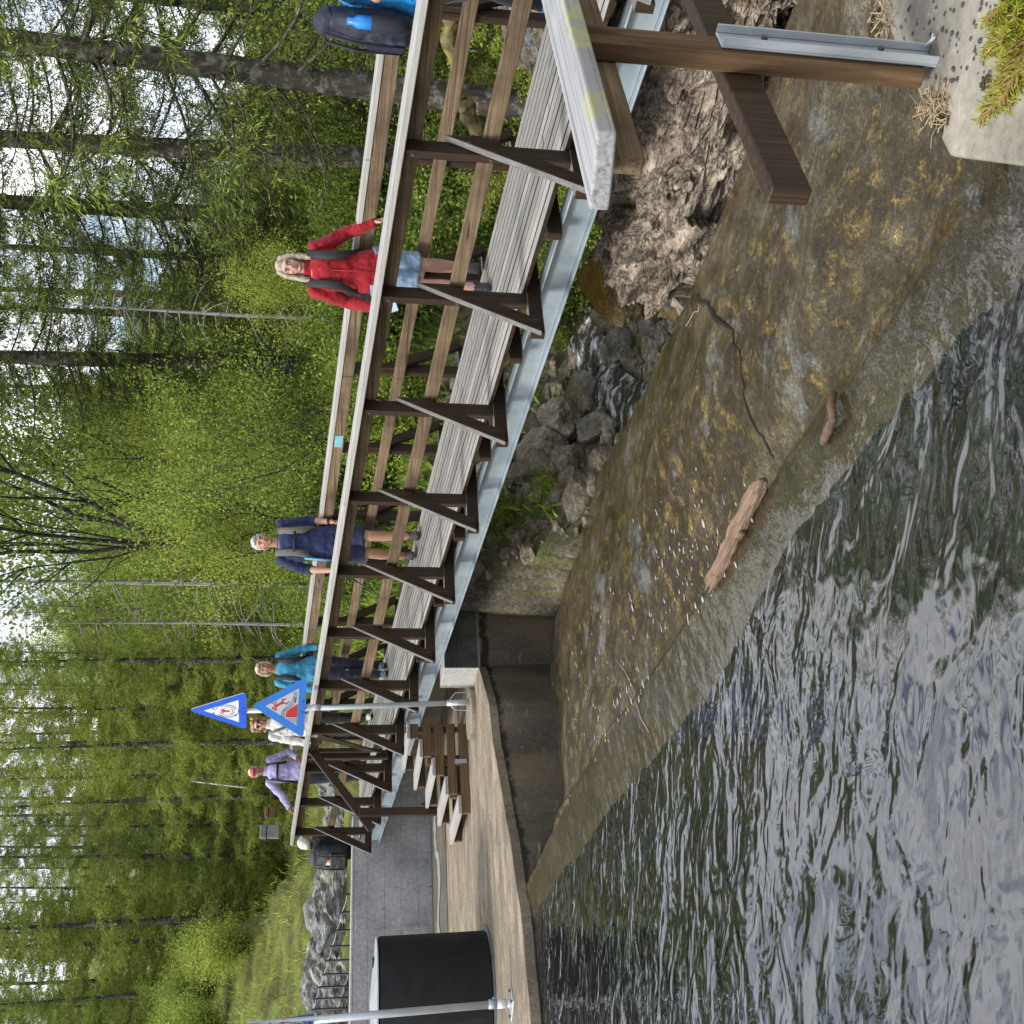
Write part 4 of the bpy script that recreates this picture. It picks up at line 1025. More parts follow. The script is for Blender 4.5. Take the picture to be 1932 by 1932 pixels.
for i in range(40):
    row = []
    for j in range(40):
        s = -4 + 5.2 * i / 39; n = 1.75 + 2.6 * j / 39; p = bw(s, n, 0); h = ground(p.x, p.y) + .07 + .05 * mnoise.fractal(Vector((p.x * 5, p.y * 5, 2)), 1, 2, 4)
        row.append((p.x, p.y, h))
    gp.append(row)
tag(obj('gravel_bank', grid_mesh('gravel_bank', np.array(gp)), MT['gravel'], None, False), 'grey gravel bank behind the near end of the bridge', 'ground', kind='structure')
st_ = MB()
for i in range(260):
    s, n = RNG.uniform(-2.2, .9), RNG.uniform(1.8, 3.6); p = bw(s, n, 0); r = RNG.choice((.012, .018, .03, .045))
    st_.ball((p.x, p.y, ground(p.x, p.y) + .09), (r, r * RNG.uniform(.6, 1), r * .7), 5, 4)
tag(st_.build('gravel_stones', rockmat('gravel_stone', (.1, .1, .1), (.22, .22, .22), (.38, .38, .37), 12), None), 'loose grey stones on the gravel bank', 'gravel', kind='stuff')

# ------------------------------------------------------------------ trees
class QM:      # fast quad collector
    def __init__(s): s.V = []; s.n = 0; s.Q = []; s.M = []
    def quads(s, P, mi=None):            # (k,4,3)
        P = np.asarray(P, np.float32); k = len(P); s.M.append(np.zeros(k, np.int32) if mi is None else np.asarray(mi, np.int32)); s.V.append(P.reshape(-1, 3)); s.Q.append(np.arange(k * 4, dtype=np.int32).reshape(k, 4) + s.n); s.n += k * 4
    def mesh(s, name):
        me = quads_mesh(name, np.concatenate(s.V), np.concatenate(s.Q)); m = np.concatenate(s.M)
        if m.any() and len(m) == len(me.polygons): me.polygons.foreach_set('material_index', m)
        return me
def blades(c, d, w, l, up, rg):      # thin diamond blades at c along d
    d = d / np.maximum(np.linalg.norm(d, axis=1, keepdims=True), 1e-6); sd = np.cross(d, up); sd /= np.maximum(np.linalg.norm(sd, axis=1, keepdims=True), 1e-6)
    return np.stack([c, c + d * l * .45 + sd * w, c + d * l, c + d * l * .45 - sd * w], 1)
def spruce_meshes(seed, Ht, Rm, clear, gap, dens, droop, deadlow=True, lsz=1.0, ragged=.3, nq=6, bw_=1.0, bl_=1.0):
    rg = np.random.default_rng(seed); rr = random.Random(seed)
    tb = MB(); qm = QM()
    bend = (rr.uniform(-.012, .012), rr.uniform(-.012, .012))
    pt = lambda z: Vector((bend[0] * z * z / Ht * 2, bend[1] * z * z / Ht * 2, z))
    r0 = Ht * .0105
    tb.tube([pt(Ht * u) for u in np.linspace(-.03, 1, 16)], [max(.012, r0 * (1 - u) ** .85 * (1.35 if u < .01 else 1)) for u in np.linspace(0, 1, 16)], 9)
    z = .6
    while z < Ht * .985:
        u = z / Ht
        nb = rr.randint(4, 6)
        for k in range(nb):
            az = rr.uniform(0, 6.283); zz = z + rr.uniform(-gap, gap) * .5
            Lb = Rm * (1 - u) ** .72 * rr.uniform(1 - ragged * 1.6, 1.05) + .12
            dead = u < clear
            if dead and (not deadlow or rr.random() < .35): continue
            if dead: Lb *= rr.uniform(.35, .85)
            p0 = pt(zz); out = Vector((math.cos(az), math.sin(az), 0)); m = 8
            sl = (.35 - droop * (1 - u) * 1.5) if not dead else rr.uniform(-.6, .1)
            P = [p0 + out * (Lb * v) + Vector((0, 0, Lb * (sl * v - droop * .5 * v * (1 - u) + droop * .75 * v ** 3))) for v in np.linspace(0, 1, m)]
            tb.tube(P, [max(.004, .02 * Lb / 1.8 * (1 - v * .85)) for v in np.linspace(0, 1, m)], 4, False)
            if dead:
                for q_ in range(int(Lb * 6)):
                    v = rr.uniform(.25, 1); c = P[0].lerp(P[-1], v); e = c + Vector((rr.uniform(-1, 1), rr.uniform(-1, 1), rr.uniform(-1, .25))) * .35 * rr.random()
                    tb.tube([c, e], [.005, .003], 3, False)
                continue
            ns = int(Lb * dens * 14) + 3
            v = rg.uniform(.03, 1, ns) ** .9; Pa = np.array([tuple(a) for a in P]); f = v * (m - 1); i0 = np.minimum(f.astype(int), m - 2); c = Pa[i0] + (Pa[i0 + 1] - Pa[i0]) * (f - i0)[:, None]
            side = np.array([-out.y, out.x, 0]); sg = rg.choice([-1, 1], ns)[:, None]
            # hanging secondary twigs carry needle sprays
            tl = (.16 + .34 * rg.random(ns)) * (.4 + .6 * min(1.2, Lb / 1.6)) * lsz
            d = side * sg * rg.uniform(.25, 1.0, ns)[:, None] + np.array(out) * rg.uniform(.2, .8, ns)[:, None] + np.array([0, 0, -1.0]) * (rg.uniform(-.1, 1.1, ns) * (.4 + droop))[:, None]
            d /= np.linalg.norm(d, axis=1, keepdims=True)
            for q_ in range(nq):
                cc = c + d * (tl * q_ / nq)[:, None]; dd = d + rg.normal(0, .42, (ns, 3)); up = rg.normal(0, 1, (ns, 3))
                qm.quads(blades(cc, dd, (.010 + .010 * rg.random((ns, 1))) * lsz * bw_, (tl * .42 * bl_)[:, None] * rg.uniform(.7, 1.25, (ns, 1)), up, rg), (v + q_ / nq * .35 + rg.normal(0, .12, ns)) > .93)
        z += gap * rr.uniform(.75, 1.25) * (1 if u < .75 else .6)
    return tb.mesh('trunk'), qm.mesh('crown')
def decid_meshes(seed, Ht, Rm, stems, nleaf, lsz, fork=.3, upward=.9, trunk_r=None, bare=.0):
    rg = np.random.default_rng(seed); rr = random.Random(seed); tb = MB(); tips = []
    def limb(p, d, L, r, depth):
        m = 5; P = [p]; dd = d.copy()
        for i in range(m):
            dd = (dd + Vector((rr.gauss(0, .16), rr.gauss(0, .16), rr.gauss(.04, .1)))).normalized(); P.append(P[-1] + dd * L / m)
        tb.tube(P, [max(.004, r * (1 - .6 * i / m)) for i in range(m + 1)], 6 if r > .03 else 4, False)
        if depth <= 1: tips.extend(P[1:])
        if depth > 0:
            for k in range(rr.randint(3, 5) if depth > 1 else rr.randint(3, 4)):
                i = rr.randint(1, m); a = rr.uniform(0, 6.283); e = Vector((math.cos(a), math.sin(a), upward + rr.uniform(-.5, .3))).normalized(); nd = (dd * .55 + e * .75).normalized()
                limb(P[i], nd, L * rr.uniform(.45, .72), max(.005, r * .5), depth - 1)
        else: tips.append(P[-1])
    tr = trunk_r or Ht * .012
    for k in range(stems):
        a = rr.uniform(0, 6.283); ln = rr.uniform(.05, .35) if stems > 1 else rr.uniform(0, .06)
        d = Vector((math.cos(a) * ln, math.sin(a) * ln, 1)).normalized(); base = Vector((math.cos(a), math.sin(a), 0)) * (.1 if stems > 1 else 0) - Vector((0, 0, .2))
        h1 = Ht * fork; P = [base, base + d * h1 * .5, base + d * h1]; tb.tube(P, [tr * 1.15, tr, tr * .9], 9, False)
        for q_ in range(rr.randint(3, 4)):
            a2 = rr.uniform(0, 6.283); sp_ = Rm / Ht * rr.uniform(.5, 1.5); nd = (d + Vector((math.cos(a2) * sp_, math.sin(a2) * sp_, .25))).normalized(); limb(P[-1], nd, Ht * (1 - fork) * rr.uniform(.55, .8), tr * .42, 3 if Ht > 5 else 2)
    T = np.array([tuple(t_) for t_ in tips]); k = max(1, nleaf); i = rg.integers(0, len(T), k)
    c = T[i] + rg.normal(0, .16 + .012 * Ht, (k, 3)); d = rg.normal(0, 1, (k, 3)); d[:, 2] -= .3; up = rg.normal(0, 1, (k, 3)); qm = QM()
    qm.quads(blades(c, d, lsz * .34 * rg.uniform(.7, 1.2, (k, 1)), lsz * rg.uniform(.7, 1.3, (k, 1)), up, rg))
    return tb.mesh('trunk'), qm.mesh('crown')
def bush_meshes(seed, Ht, Rm, nst, nleaf, lsz, flat=1.0):
    rg = np.random.default_rng(seed); rr = random.Random(seed); tb = MB(); T = []
    for k in range(nst):
        a = rr.uniform(0, 6.283); ln = rr.uniform(.1, 1) * Rm; hgt = Ht * rr.uniform(.5, 1) * (1 - .4 * (ln / Rm) ** 2)
        P = [Vector((math.cos(a) * ln * v ** 1.3, math.sin(a) * ln * v ** 1.3, hgt * v)) + Vector((rr.gauss(0, .03), rr.gauss(0, .03), 0)) for v in np.linspace(0, 1, 6)]
        tb.tube(P, [.010 * (1 - .7 * v) for v in np.linspace(0, 1, 6)], 4, False); T += P[2:]
    T = np.array([tuple(t_) for t_ in T]); i = rg.integers(0, len(T), nleaf); c = T[i] + rg.normal(0, .07 + .05 * Ht, (nleaf, 3)); c[:, 2] = np.abs(c[:, 2]); d = rg.normal(0, 1, (nleaf, 3)); up = rg.normal(0, 1, (nleaf, 3)); qm = QM()
    qm.quads(blades(c, d, lsz * .36, lsz * rg.uniform(.6, 1.3, (nleaf, 1)), up, rg)); return tb.mesh('stems'), qm.mesh('foliage')
VAR = {}
def variant(key, meshes, bm_, lm, pn=('trunk', 'crown')):
    meshes[0].materials.append(MT[bm_]); meshes[1].materials.append(MT[lm])
    if lm.startswith('spruce'): meshes[1].materials.append(MT['spruce_tip' if lm != 'spruce_dark' else 'spruce'])
    meshes[0].polygons.foreach_set('use_smooth', [True] * len(meshes[0].polygons)); VAR[key] = (meshes, pn)
variant('spA', spruce_meshes(1, 21, 3.3, .06, .62, 3.2, .55, True, 1.15, .3, 9, .62, .72), 'bark', 'spruce')
variant('spB', spruce_meshes(2, 17, 2.8, .04, .56, 3.3, .48, True, 1.15, .3, 9, .62, .72), 'bark', 'spruce')
variant('spC', spruce_meshes(3, 12, 1.9, .0, .30, 1.7, .3), 'bark', 'spruce_light')
variant('spD', spruce_meshes(4, 20, 3.4, .20, .42, 2.0, .62, True, 1.15, .4, 12, .42, .5), 'bark', 'spruce_dark')      # ragged near tree with dead lower limbs
variant('spF', spruce_meshes(9, 17, 2.7, .10, .36, 2.2, .5, True, 1.1, .35, 10, .5, .6), 'bark', 'spruce_dark')
variant('spE', spruce_meshes(5, 15, 2.2, .12, .4, 1.2, .4), 'bark', 'spruce_light')
variant('alder', decid_meshes(11, 11, 3.6, 1, 30000, .075, .24, .9, .11), 'bark_dark', 'leaf')
variant('birchA', decid_meshes(12, 12, 2.6, 1, 15000, .10, .35, 1.0, .10), 'bark_dark', 'leaf')
variant('birchB', decid_meshes(13, 9, 2.6, 2, 15000, .10, .25, .8, .08), 'bark_dark', 'leaf_pale')
variant('birchC', decid_meshes(14, 7, 2.2, 2, 11000, .09, .2, .7, .06), 'bark_dark', 'leaf')
variant('bushA', bush_meshes(21, 1.4, .95, 50, 9000, .045), 'bark_dark', 'leaf_dark', ('stems', 'foliage'))
variant('bushB', bush_meshes(22, 1.0, .9, 44, 7500, .040), 'bark_dark', 'leaf', ('stems', 'foliage'))
variant('bushC', bush_meshes(23, 1.8, 1.1, 50, 8000, .06), 'bark_dark', 'leaf_pale', ('stems', 'foliage'))
variant('young', spruce_meshes(6, 2.6, .8, .0, .16, 2.6, .25, False, .55), 'bark', 'spruce_light')
def dead_mesh(seed, Ht):
    rr = random.Random(seed); tb = MB(); tb.tube([(0, 0, -.2), (.05, 0, Ht * .5), (.02, .03, Ht)], [.06, .045, .01], 7)
    for k in range(60):
        z = rr.uniform(.1, .95) * Ht; a = rr.uniform(0, 6.283); l = rr.uniform(.2, .9); p = Vector((.04, 0, z)); d = Vector((math.cos(a), math.sin(a), rr.uniform(-.6, .2))); q_ = p + d * l * .6; tb.tube([p, q_, q_ + Vector((d.x, d.y, d.z - .4)) * l * .4], [.014, .008, .003], 4, False)
    return tb.mesh('trunk')
DEADM = dead_mesh(3, 7); DEADM.materials.append(MT['bark_grey'])
def plant(key, x, y, rz, sc, name, label, cat, group=None, z=None, lean=(0, 0), szz=None):
    t_ = bpy.data.objects.new(name, None); COL.objects.link(t_); t_.empty_display_size = .2
    t_.location = (x, y, (ground(x, y) if z is None else z) - .05); t_.rotation_euler = (lean[0], lean[1], rz); t_.scale = (sc, sc, szz or sc); tag(t_, label, cat, group)
    ms, pn = VAR[key]
    for m_, nm in zip(ms, pn):
        o = bpy.data.objects.new(nm, m_); COL.objects.link(o); o.parent = t_
    return t_
def at_y(py, Y, V=650):
    q = aty(V, py, Y); return q.x, q.y
# individual trees: (key, picture row, distance, rz, scale, name, label)
BIG = [('spD', 178, 14.5, .5, 1.0, 'spruce_tree', 'old thick spruce with bare drooping grey limbs behind the man in bright blue', (0, R(3.5))),
       ('spD', 290, 17.5, 2.2, .92, 'spruce_tree', 'second ragged old spruce, its bare trunk against the bright sky', (0, R(2))),
       ('spF', 30, 19, 1.0, 1.0, 'spruce_tree', 'spruce whose branches fill the corner above the man in bright blue', (0, 0)),
       ('spF', 420, 20.5, 4.1, 1.06, 'spruce_tree', 'spruce with long drooping boughs just right of the woman in red', (0, 0)),
       ('spF', 690, 21, 3.0, 1.02, 'spruce_tree', 'tall slim spruce with grey trunk between the red woman and the navy man', (0, R(1))),
       ('spE', 575, 33, 2.0, 1.0, 'spruce_tree', 'pointed spruce whose tip stands in the sky gap near the woman in red', (0, 0)),
       ('spF', 612, 27, 3.6, .72, 'spruce_tree', 'slender spruce left of the red jacket, reaching into the sky gap', (0, 0)),
       ('spB', 748, 30, 1.2, .70, 'spruce_tree', 'spruce in front of the birch hillside above the turquoise rail patch', (0, 0)),
       ('spF', 500, 24, 5.1, .70, 'spruce_tree', 'bushy spruce directly behind the woman in red', (0, 0)),
       ('alder', 1032, 19, 1.4, 1.0, 'alder_tree', 'wide forking dark alder with thin spring leaves behind the man in navy', (0, 0)),
       ('birchB', 960, 24, .3, 1.05, 'birch_tree', 'slim dark stemmed birch beside the forking alder', (0, 0)),
       ('spA', 1245, 24, 1.8, 1.0, 'spruce_tree', 'tall spruce with a straight dark trunk above the woman in the teal top', (0, 0)),
       ('spA', 1398, 25, .7, 1.02, 'spruce_tree', 'large spruce with a thick grey trunk behind the woman in white', (0, 0)),
       ('spB', 1500, 30, 2.7, 1.1, 'spruce_tree', 'dense spruce behind the woman with the pink visor', (0, 0)),
       ('spA', 1610, 33, 5.0, .98, 'spruce_tree', 'dense spruce above the grassy slope and the white haired person', (0, 0)),
       ('spB', 1725, 34, 3.3, 1.08, 'spruce_tree', 'dark spruce above the pale rock and the fence posts', (0, 0)),
       ('spA', 1860, 34, 1.1, 1.0, 'spruce_tree', 'drooping spruce above the pale green bushes at the left edge', (0, 0)),
       ('spB', 1960, 31, .1, .9, 'spruce_tree', 'spruce at the far left edge with yellowish boughs', (0, 0))]
SKY = [(-300, 260), (0, 300), (300, 330), (450, 340), (560, 360), (640, 310), (690, 260), (740, 210), (800, 130), (900, 95), (1000, 105), (1100, 125), (1150, 20), (1230, -60), (1320, -170), (1420, -220), (2300, -220)]
HT = {'spF': 17, 'spA': 21, 'spB': 17, 'spC': 12, 'spD': 20, 'spE': 15, 'birchA': 12, 'birchB': 9, 'birchC': 7}
for key, py, Y, rz, sc, nm, lab, lean in BIG:
    x, y = at_y(py, Y)
    if py > 1200: sc = (aty(RNG.uniform(-330, -110), py, Y).z - ground(x, y)) / HT[key]
    plant(key, x, y, rz, sc, nm, lab, nm.split('_')[1] if False else 'tree', None, None, lean)
for py, Y, sc, lab in ((1105, 20, 1.0, 'dead bare grey spruce stem beside the man in navy'), (1180, 23, .8, 'thin dead grey stem in front of the left spruces'), (600, 17, .7, 'leafless grey twiggy stem behind the woman in red')):
    x, y = at_y(py, Y); t_ = thing('dead_tree', lab, 'dead tree', (x, y, ground(x, y)), RNG.uniform(0, 6)); t_.scale = (sc,) * 3
    o = bpy.data.objects.new('trunk', DEADM); COL.objects.link(o); o.parent = t_
# leaning white birch stem
a = aty(456, 1485, 29); b = aty(362, 1474, 29); mb = MB(); mb.tube([a + (a - b) * .2, a, b], [.026, .024, .016], 8)
tag(mb.build('birch_snag', MT['bark_white'], None, True), 'leaning pale leafless birch stem above the woman with the pink visor', 'tree trunk')
# filling trees
used = [(t_[1], t_[2]) for t_ in BIG]
LABS = {('sp', 0): ('dark spruce in the forest wall behind the front row of spruces', 'spruces of the left forest wall'),
        ('sp', 1): ('spruce standing among the trees on the right bank behind the bridge', 'spruces of the right bank'),
        ('de', 0): ('light green spring birch on the far hillside', 'birches of the far hillside'),
        ('de', 1): ('young leafy birch standing between the spruces', 'young birches among the spruces')}
rr = random.Random(99); placed = []
def try_place(py, Y, key, sc, mind, kind):
    x, y = at_y(py, Y); s, n, _ = bl((x, y, 0))
    if n < 3.2 and s < 20: return False
    for (a, b) in placed:
        if (a - x) ** 2 + (b - y) ** 2 < mind * mind: return False
    for (p2, Y2) in used:
        a, b = at_y(p2, Y2)
        if (a - x) ** 2 + (b - y) ** 2 < 1.5 ** 2: return False
    vt = np.interp(py, [a for a, b in SKY], [b for a, b in SKY]); zt_ = aty(vt, py, Y).z; sc2 = (zt_ - ground(x, y)) / HT[key] * rr.uniform(.72, 1.03)
    if sc2 < .22: return False
    sc = min(sc, sc2)
    placed.append((x, y)); d, nm = kind; lab, grp = LABS[d]
    plant(key, x, y, rr.uniform(0, 6.28), sc, nm, lab, 'tree', grp); return True
# left wall of spruces
n_ = 0
for k in range(400):
    if n_ > 46: break
    if try_place(rr.uniform(1150, 2150), rr.uniform(33, 50), rr.choice(('spA', 'spB', 'spC', 'spE')), rr.uniform(.85, 1.15), 2.0, (('sp', 0), 'spruce_tree')): n_ += 1
# centre hillside of birches
n_ = 0
for k in range(600):
    if n_ > 44: break
    py = rr.uniform(640, 1230); Y = rr.uniform(38, 70)
    if try_place(py, Y, rr.choice(('birchA', 'birchB', 'birchB', 'birchC')), rr.uniform(.7, 1.05), 2.6, (('de', 0), 'birch_tree')): n_ += 1
# right bank
n_ = 0
for k in range(400):
    if n_ > 40: break
    if try_place(rr.uniform(-260, 640), rr.uniform(20, 48), rr.choice(('spC', 'spF', 'spE', 'spC')), rr.uniform(.55, .95), 2.2, (('sp', 1), 'spruce_tree')): n_ += 1
n_ = 0
for k in range(400):
    if n_ > 15: break
    if try_place(rr.uniform(-100, 1150), rr.uniform(14, 34), rr.choice(('birchC', 'birchC', 'birchB')), rr.uniform(.4, .75), 2.2, (('de', 1), 'birch_tree')): n_ += 1
# understory
def bushes(n, y0, y1, d0, d1, keys, s0, s1, nm, lab, grp, cat='bush'):
    c = 0
    for k in range(n * 6):
        if c >= n: break
        x, y = at_y(rr.uniform(y0, y1), rr.uniform(d0, d1)); s, nn, _ = bl((x, y, 0))
        if (nn < 3.4 and s < 15.3) or (s < 1.9 and nn < 4.8): continue
        plant(rr.choice(keys), x, y, rr.uniform(0, 6.28), rr.uniform(s0, s1), nm, lab, cat, grp); c += 1
bushes(95, -60, 1150, 11, 26, ('bushA', 'bushA', 'bushB', 'young'), .7, 1.35, 'bush', 'green undergrowth bush filling the slope behind the far bridge rail', 'undergrowth behind the far rail')
bushes(30, 1130, 2000, 33, 38, ('bushA', 'bushB', 'young'), .7, 1.6, 'bush', 'low bush at the foot of the left spruces above the grass slope', 'bushes along the left forest edge')
bushes(11, 1740, 1960, 26, 31, ('bushC',), .6, .9, 'bush', 'pale green leafy bush at the left edge of the grass slope', 'pale bushes on the grass slope')
for (x, y, n, sc, lab) in ((1070, 640, 4.6, .34, 'bright green bush hanging over the stream under the steel beam'), (1055, 600, 5.4, .34, 'second green bush under the steel beam, next to the mossy rock'), (965, 960, 3.2, .42, 'fern like green plant beside the dark abutment wall'), (1045, 930, 3.0, .3, 'small green plant on the soil above the wing wall'), (920, 990, 2.6, .4, 'light green plant growing against the abutment under the beam')):
    q = hit(x, y, 9.0); plant('bushB', q.x, q.y, rr.uniform(0, 6), sc, 'green_plant', lab, 'plant', None, q.z)
q = onn(912, 140, 2.6); plant('young', q.x, q.y, 1, .17, 'spruce_seedling', 'tiny spruce seedling on the gravel bank behind the middle rail', 'plant', None, q.z - .15)
# ------------------------------------------------------------------ grass on the far slope
rg = np.random.default_rng(5); k = 26000
s = rg.uniform(16.2, 35, k); n = rg.uniform(-12, 9, k); X = OV.x + DV.x * s + NV.x * n; Y = OV.y + DV.y * s + NV.y * n
clump = np.array([mnoise.noise(Vector((a * .9, b * .9, 0))) for a, b in zip(X, Y)]); keep = clump > -.25; X, Y, clump = X[keep], Y[keep], clump[keep]
Z = np.array([ground(a, b) for a, b in zip(X, Y)]); c = np.stack([X, Y, Z - .03], 1); d = rg.normal(0, .45, (len(X), 3)); d[:, 2] = 1
ln = (.07 + .15 * rg.random((len(X), 1))) * (1 + .8 * np.clip(clump, 0, 1))[:, None]; qm = QM(); qm.quads(blades(c, d, .008 + .007 * rg.random((len(X), 1)), ln, rg.normal(0, 1, (len(X), 3)), rg))
tag(obj('grass', qm.mesh('grass'), MT['grass']), 'bright green grass on the slope beyond the grey wall', 'grass', kind='stuff')
k = 42000; s = rg.uniform(-3, 13, k); n = rg.uniform(1.0, 9, k); X = OV.x + DV.x * s + NV.x * n; Y = OV.y + DV.y * s + NV.y * n; Z = np.array([ground(a, b) for a, b in zip(X, Y)])
keep = (Z > -1.2) & ~((s < 1.4) & (n < 4.2)); X, Y, Z = X[keep], Y[keep], Z[keep]; kk = len(X)
c = np.stack([X, Y, Z - .02], 1); d = rg.normal(0, .8, (kk, 3)); d[:, 2] = np.abs(d[:, 2]) + .3; qm = QM(); qm.quads(blades(c, d, .012 + .022 * rg.random((kk, 1)), .08 + .22 * rg.random((kk, 1)), rg.normal(0, 1, (kk, 3)), rg))
tag(obj('ground_cover', qm.mesh('ground_cover'), MT['leaf_dark']), 'low leafy ground cover on the banks behind the bridge', 'ground cover', kind='stuff')
# ------------------------------------------------------------------ sapling tip at the near corner
def sapling():
    rr_ = random.Random(8); tb = MB(); qm = QM(); rg = np.random.default_rng(8)
    base = aty(2010, -60, 1.75); t_ = thing('spruce_sapling', 'bright yellow green spruce sapling twigs at the near corner', 'sapling', base)
    def twig(p, d, L, dep):
        d = d.normalized(); q_ = p + d * L; tb.tube([p, p.lerp(q_, .5) + Vector((0, 0, .004)), q_], [.0028, .0022, .0012], 5, False)
        k = int(L * 620); v = rg.uniform(0, 1, k); c = np.array(p) + np.outer(v, np.array(q_ - p)); dd = np.tile(np.array(d) * .75, (k, 1)) + rg.normal(0, .6, (k, 3)); qm.quads(blades(c, dd, .0012, rg.uniform(.010, .018, (k, 1)), rg.normal(0, 1, (k, 3)), rg))
        if dep:
            sd = d.cross(Vector((0, 0, 1))).normalized()
            for u in (.2, .38, .56, .74, .9):
                for sgn in (-1, 1): twig(p.lerp(q_, u), d * .8 + sd * sgn * .75 + Vector((0, 0, rr_.uniform(-.15, .1))), L * (.62 - .4 * u) * rr_.uniform(.8, 1.1), dep - 1)
    ends = [aty(1885, 15, 1.72), aty(1880, 80, 1.74), aty(1895, 190, 1.76), aty(1920, 140, 1.7), aty(1905, 45, 1.7)]
    for e in ends: twig(Vector((0, 0, 0)), e - base, (e - base).length, 2)
    tb.build('stems', bark('sapling_stem', (.2, .12, .05), (.36, .24, .1)), t_, True); o = obj('needles', qm.mesh('needles'), MT['sapling'], t_)
sapling()
# ------------------------------------------------------------------ grey block stack on the slope, fence posts
for (x0, x1, y0, y1, Y, lab) in ((491, 519, 1556, 1582, 24, 'grey weathered block stack standing in the grass behind the bridge end'), (500, 517, 1522, 1543, 24.3, 'brown wooden block with a dark gap next to the grey block stack')):
    c = aty((x0 + x1) / 2, (y0 + y1) / 2, Y); w_ = (y1 - y0) * Y / F * .98; h_ = (x1 - x0) * Y / F; t_ = thing('block_stack', lab, 'block stack', (c.x, c.y, c.z - h_ / 2), .35)
    m_ = concrete('stack_grey', (.12, .12, .115), (.25, .245, .235)) if x0 < 495 else MT['stairside']
    for nm, a_, b_ in (('upper_block', .54, 1.0), ('lower_block', -.3, .50)):
        mb = MB(); mb.box(-w_ / 2, w_ / 2, -w_ * .4, w_ * .4, h_ * a_, h_ * b_); bevel(mb.build(nm, m_, t_), .02)
FP = [((652, 1688), 13.7), ((642, 1722), 14.0), ((632, 1756), 14.3), ((623, 1786), 14.6), ((615, 1813), 14.9), ((608, 1839), 15.2), ((599, 1863), 15.5), ((593, 1885), 15.7), ((587, 1905), 15.9)]
fe = thing('handrail_fence', 'row of thin black fence posts with sagging wires behind the grey wall', 'fence', tuple(bw(13.7, -1, .3)))
BLK = plain('black_iron', (.012, .012, .013), .5, .3); tops = []
for (p, s_) in FP:
    q = ons(*p, s_) - fe.location; tops.append(q); mb = MB(); mb.tube([(q.x, q.y, -.4), tuple(q)], .021, 8); mb.build('fence_post', BLK, fe, True)
for dz, nm in ((-.02, 'wire'), (-.42, 'wire')):
    mb = MB()
    for a, b in zip(tops[:-1], tops[1:]):
        mb.tube([a.lerp(b, u) + Vector((0, 0, dz - .018 * math.sin(u * math.pi))) for u in np.linspace(0, 1, 7)], .0035, 5)
    mb.build(nm, MT['steel_pole'], fe, True)
# dead stump on the slope
q = aty(538, 1740, 21); mb = MB(); b0 = Vector((q.x, q.y, ground(q.x, q.y)))
mb.tube([b0 - Vector((.3, 0, .1)), b0 + Vector((-.05, 0, .12)), b0 + Vector((.25, .1, .22)), b0 + Vector((.5, .1, .12))], [.10, .13, .09, .03], 9)
for k in range(6): a = k * 1.05; mb.tube([b0 + Vector((0, 0, .12)), b0 + Vector((math.cos(a) * .3, math.sin(a) * .3, .05)), b0 + Vector((math.cos(a) * .55, math.sin(a) * .55, -.08))], [.08, .05, .02], 6)
tag(mb.build('tree_stump', MT['bark_grey'], None, True), 'grey weathered tree stump lying on the grass slope', 'stump')
# ------------------------------------------------------------------ people
CLT = bpy.data.textures.new('wrinkle', 'CLOUDS'); CLT.noise_scale = .07; CLT.noise_depth = 2
CLT2 = bpy.data.textures.new('hairtex', 'CLOUDS'); CLT2.noise_scale = .03; CLT2.noise_depth = 2
def remesh(mb, voxel, it=3, disp=0.0, tex=None):
    me = mb.mesh('tmp'); o = bpy.data.objects.new('tmp', me); COL.objects.link(o)
    m = o.modifiers.new('r', 'REMESH'); m.mode = 'VOXEL'; m.voxel_size = voxel; m.use_smooth_shade = True
    if it: s = o.modifiers.new('s', 'SMOOTH'); s.factor = .5; s.iterations = it
    if disp: d = o.modifiers.new('d', 'DISPLACE'); d.texture = tex or CLT; d.strength = disp; d.mid_level = .5; d.texture_coords = 'LOCAL'
    dg = bpy.context.evaluated_depsgraph_get(); n = bpy.data.meshes.new_from_object(o.evaluated_get(dg)); bpy.data.objects.remove(o); bpy.data.meshes.remove(me); return n
def cloth(name, c, bump=.25, sc=9, rough=.85):
    t = NT(name); n = t.noise(sc, 4, .6, t.map((1, 1, .6)))
    t.set(color=t.ramp(n, [(.3, [x * .72 for x in c]), (.7, [min(1, x * 1.2) for x in c])]), rough=rough, spec=.2, sheen=.15)
    t.bump(t.math('ADD', n, t.math('MULTIPLY', t.noise(220, 2), .12)), bump * 2, .02); return t.m
def skinm(name, c): 
    t = NT(name); t.set(color=t.ramp(t.noise(12, 4), [(.3, [x * .85 for x in c]), (.7, [min(1, x * 1.08) for x in c])]), rough=.5, spec=.35, sss=.08); return t.m
def hairm(name, c1, c2):
    t = NT(name); n = t.noise(1, 5, .6, t.map((70, 70, 9))); t.set(color=t.ramp(n, [(.3, c1), (.7, c2)]), rough=.5, spec=.35); t.bump(n, .7, .008); return t.m
SK = {'pink': skinm('fair_skin', (.56, .33, .25)), 'tan': skinm('tanned_skin', (.45, .25, .165)), 'ruddy': skinm('ruddy_skin', (.42, .215, .15))}
EYW = plain('eye_white', (.5, .47, .45), .3); EYD = plain('eye_dark', (.015, .012, .012), .3); LIP = plain('lips', (.32, .09, .08), .5); DARK = plain('black_strap', (.012, .012, .014), .7, 0, .3, 30, .3, 200)
TAUPE = plain('taupe_strap', (.13, .115, .10), .8, 0, .2, 40, .3, 200)
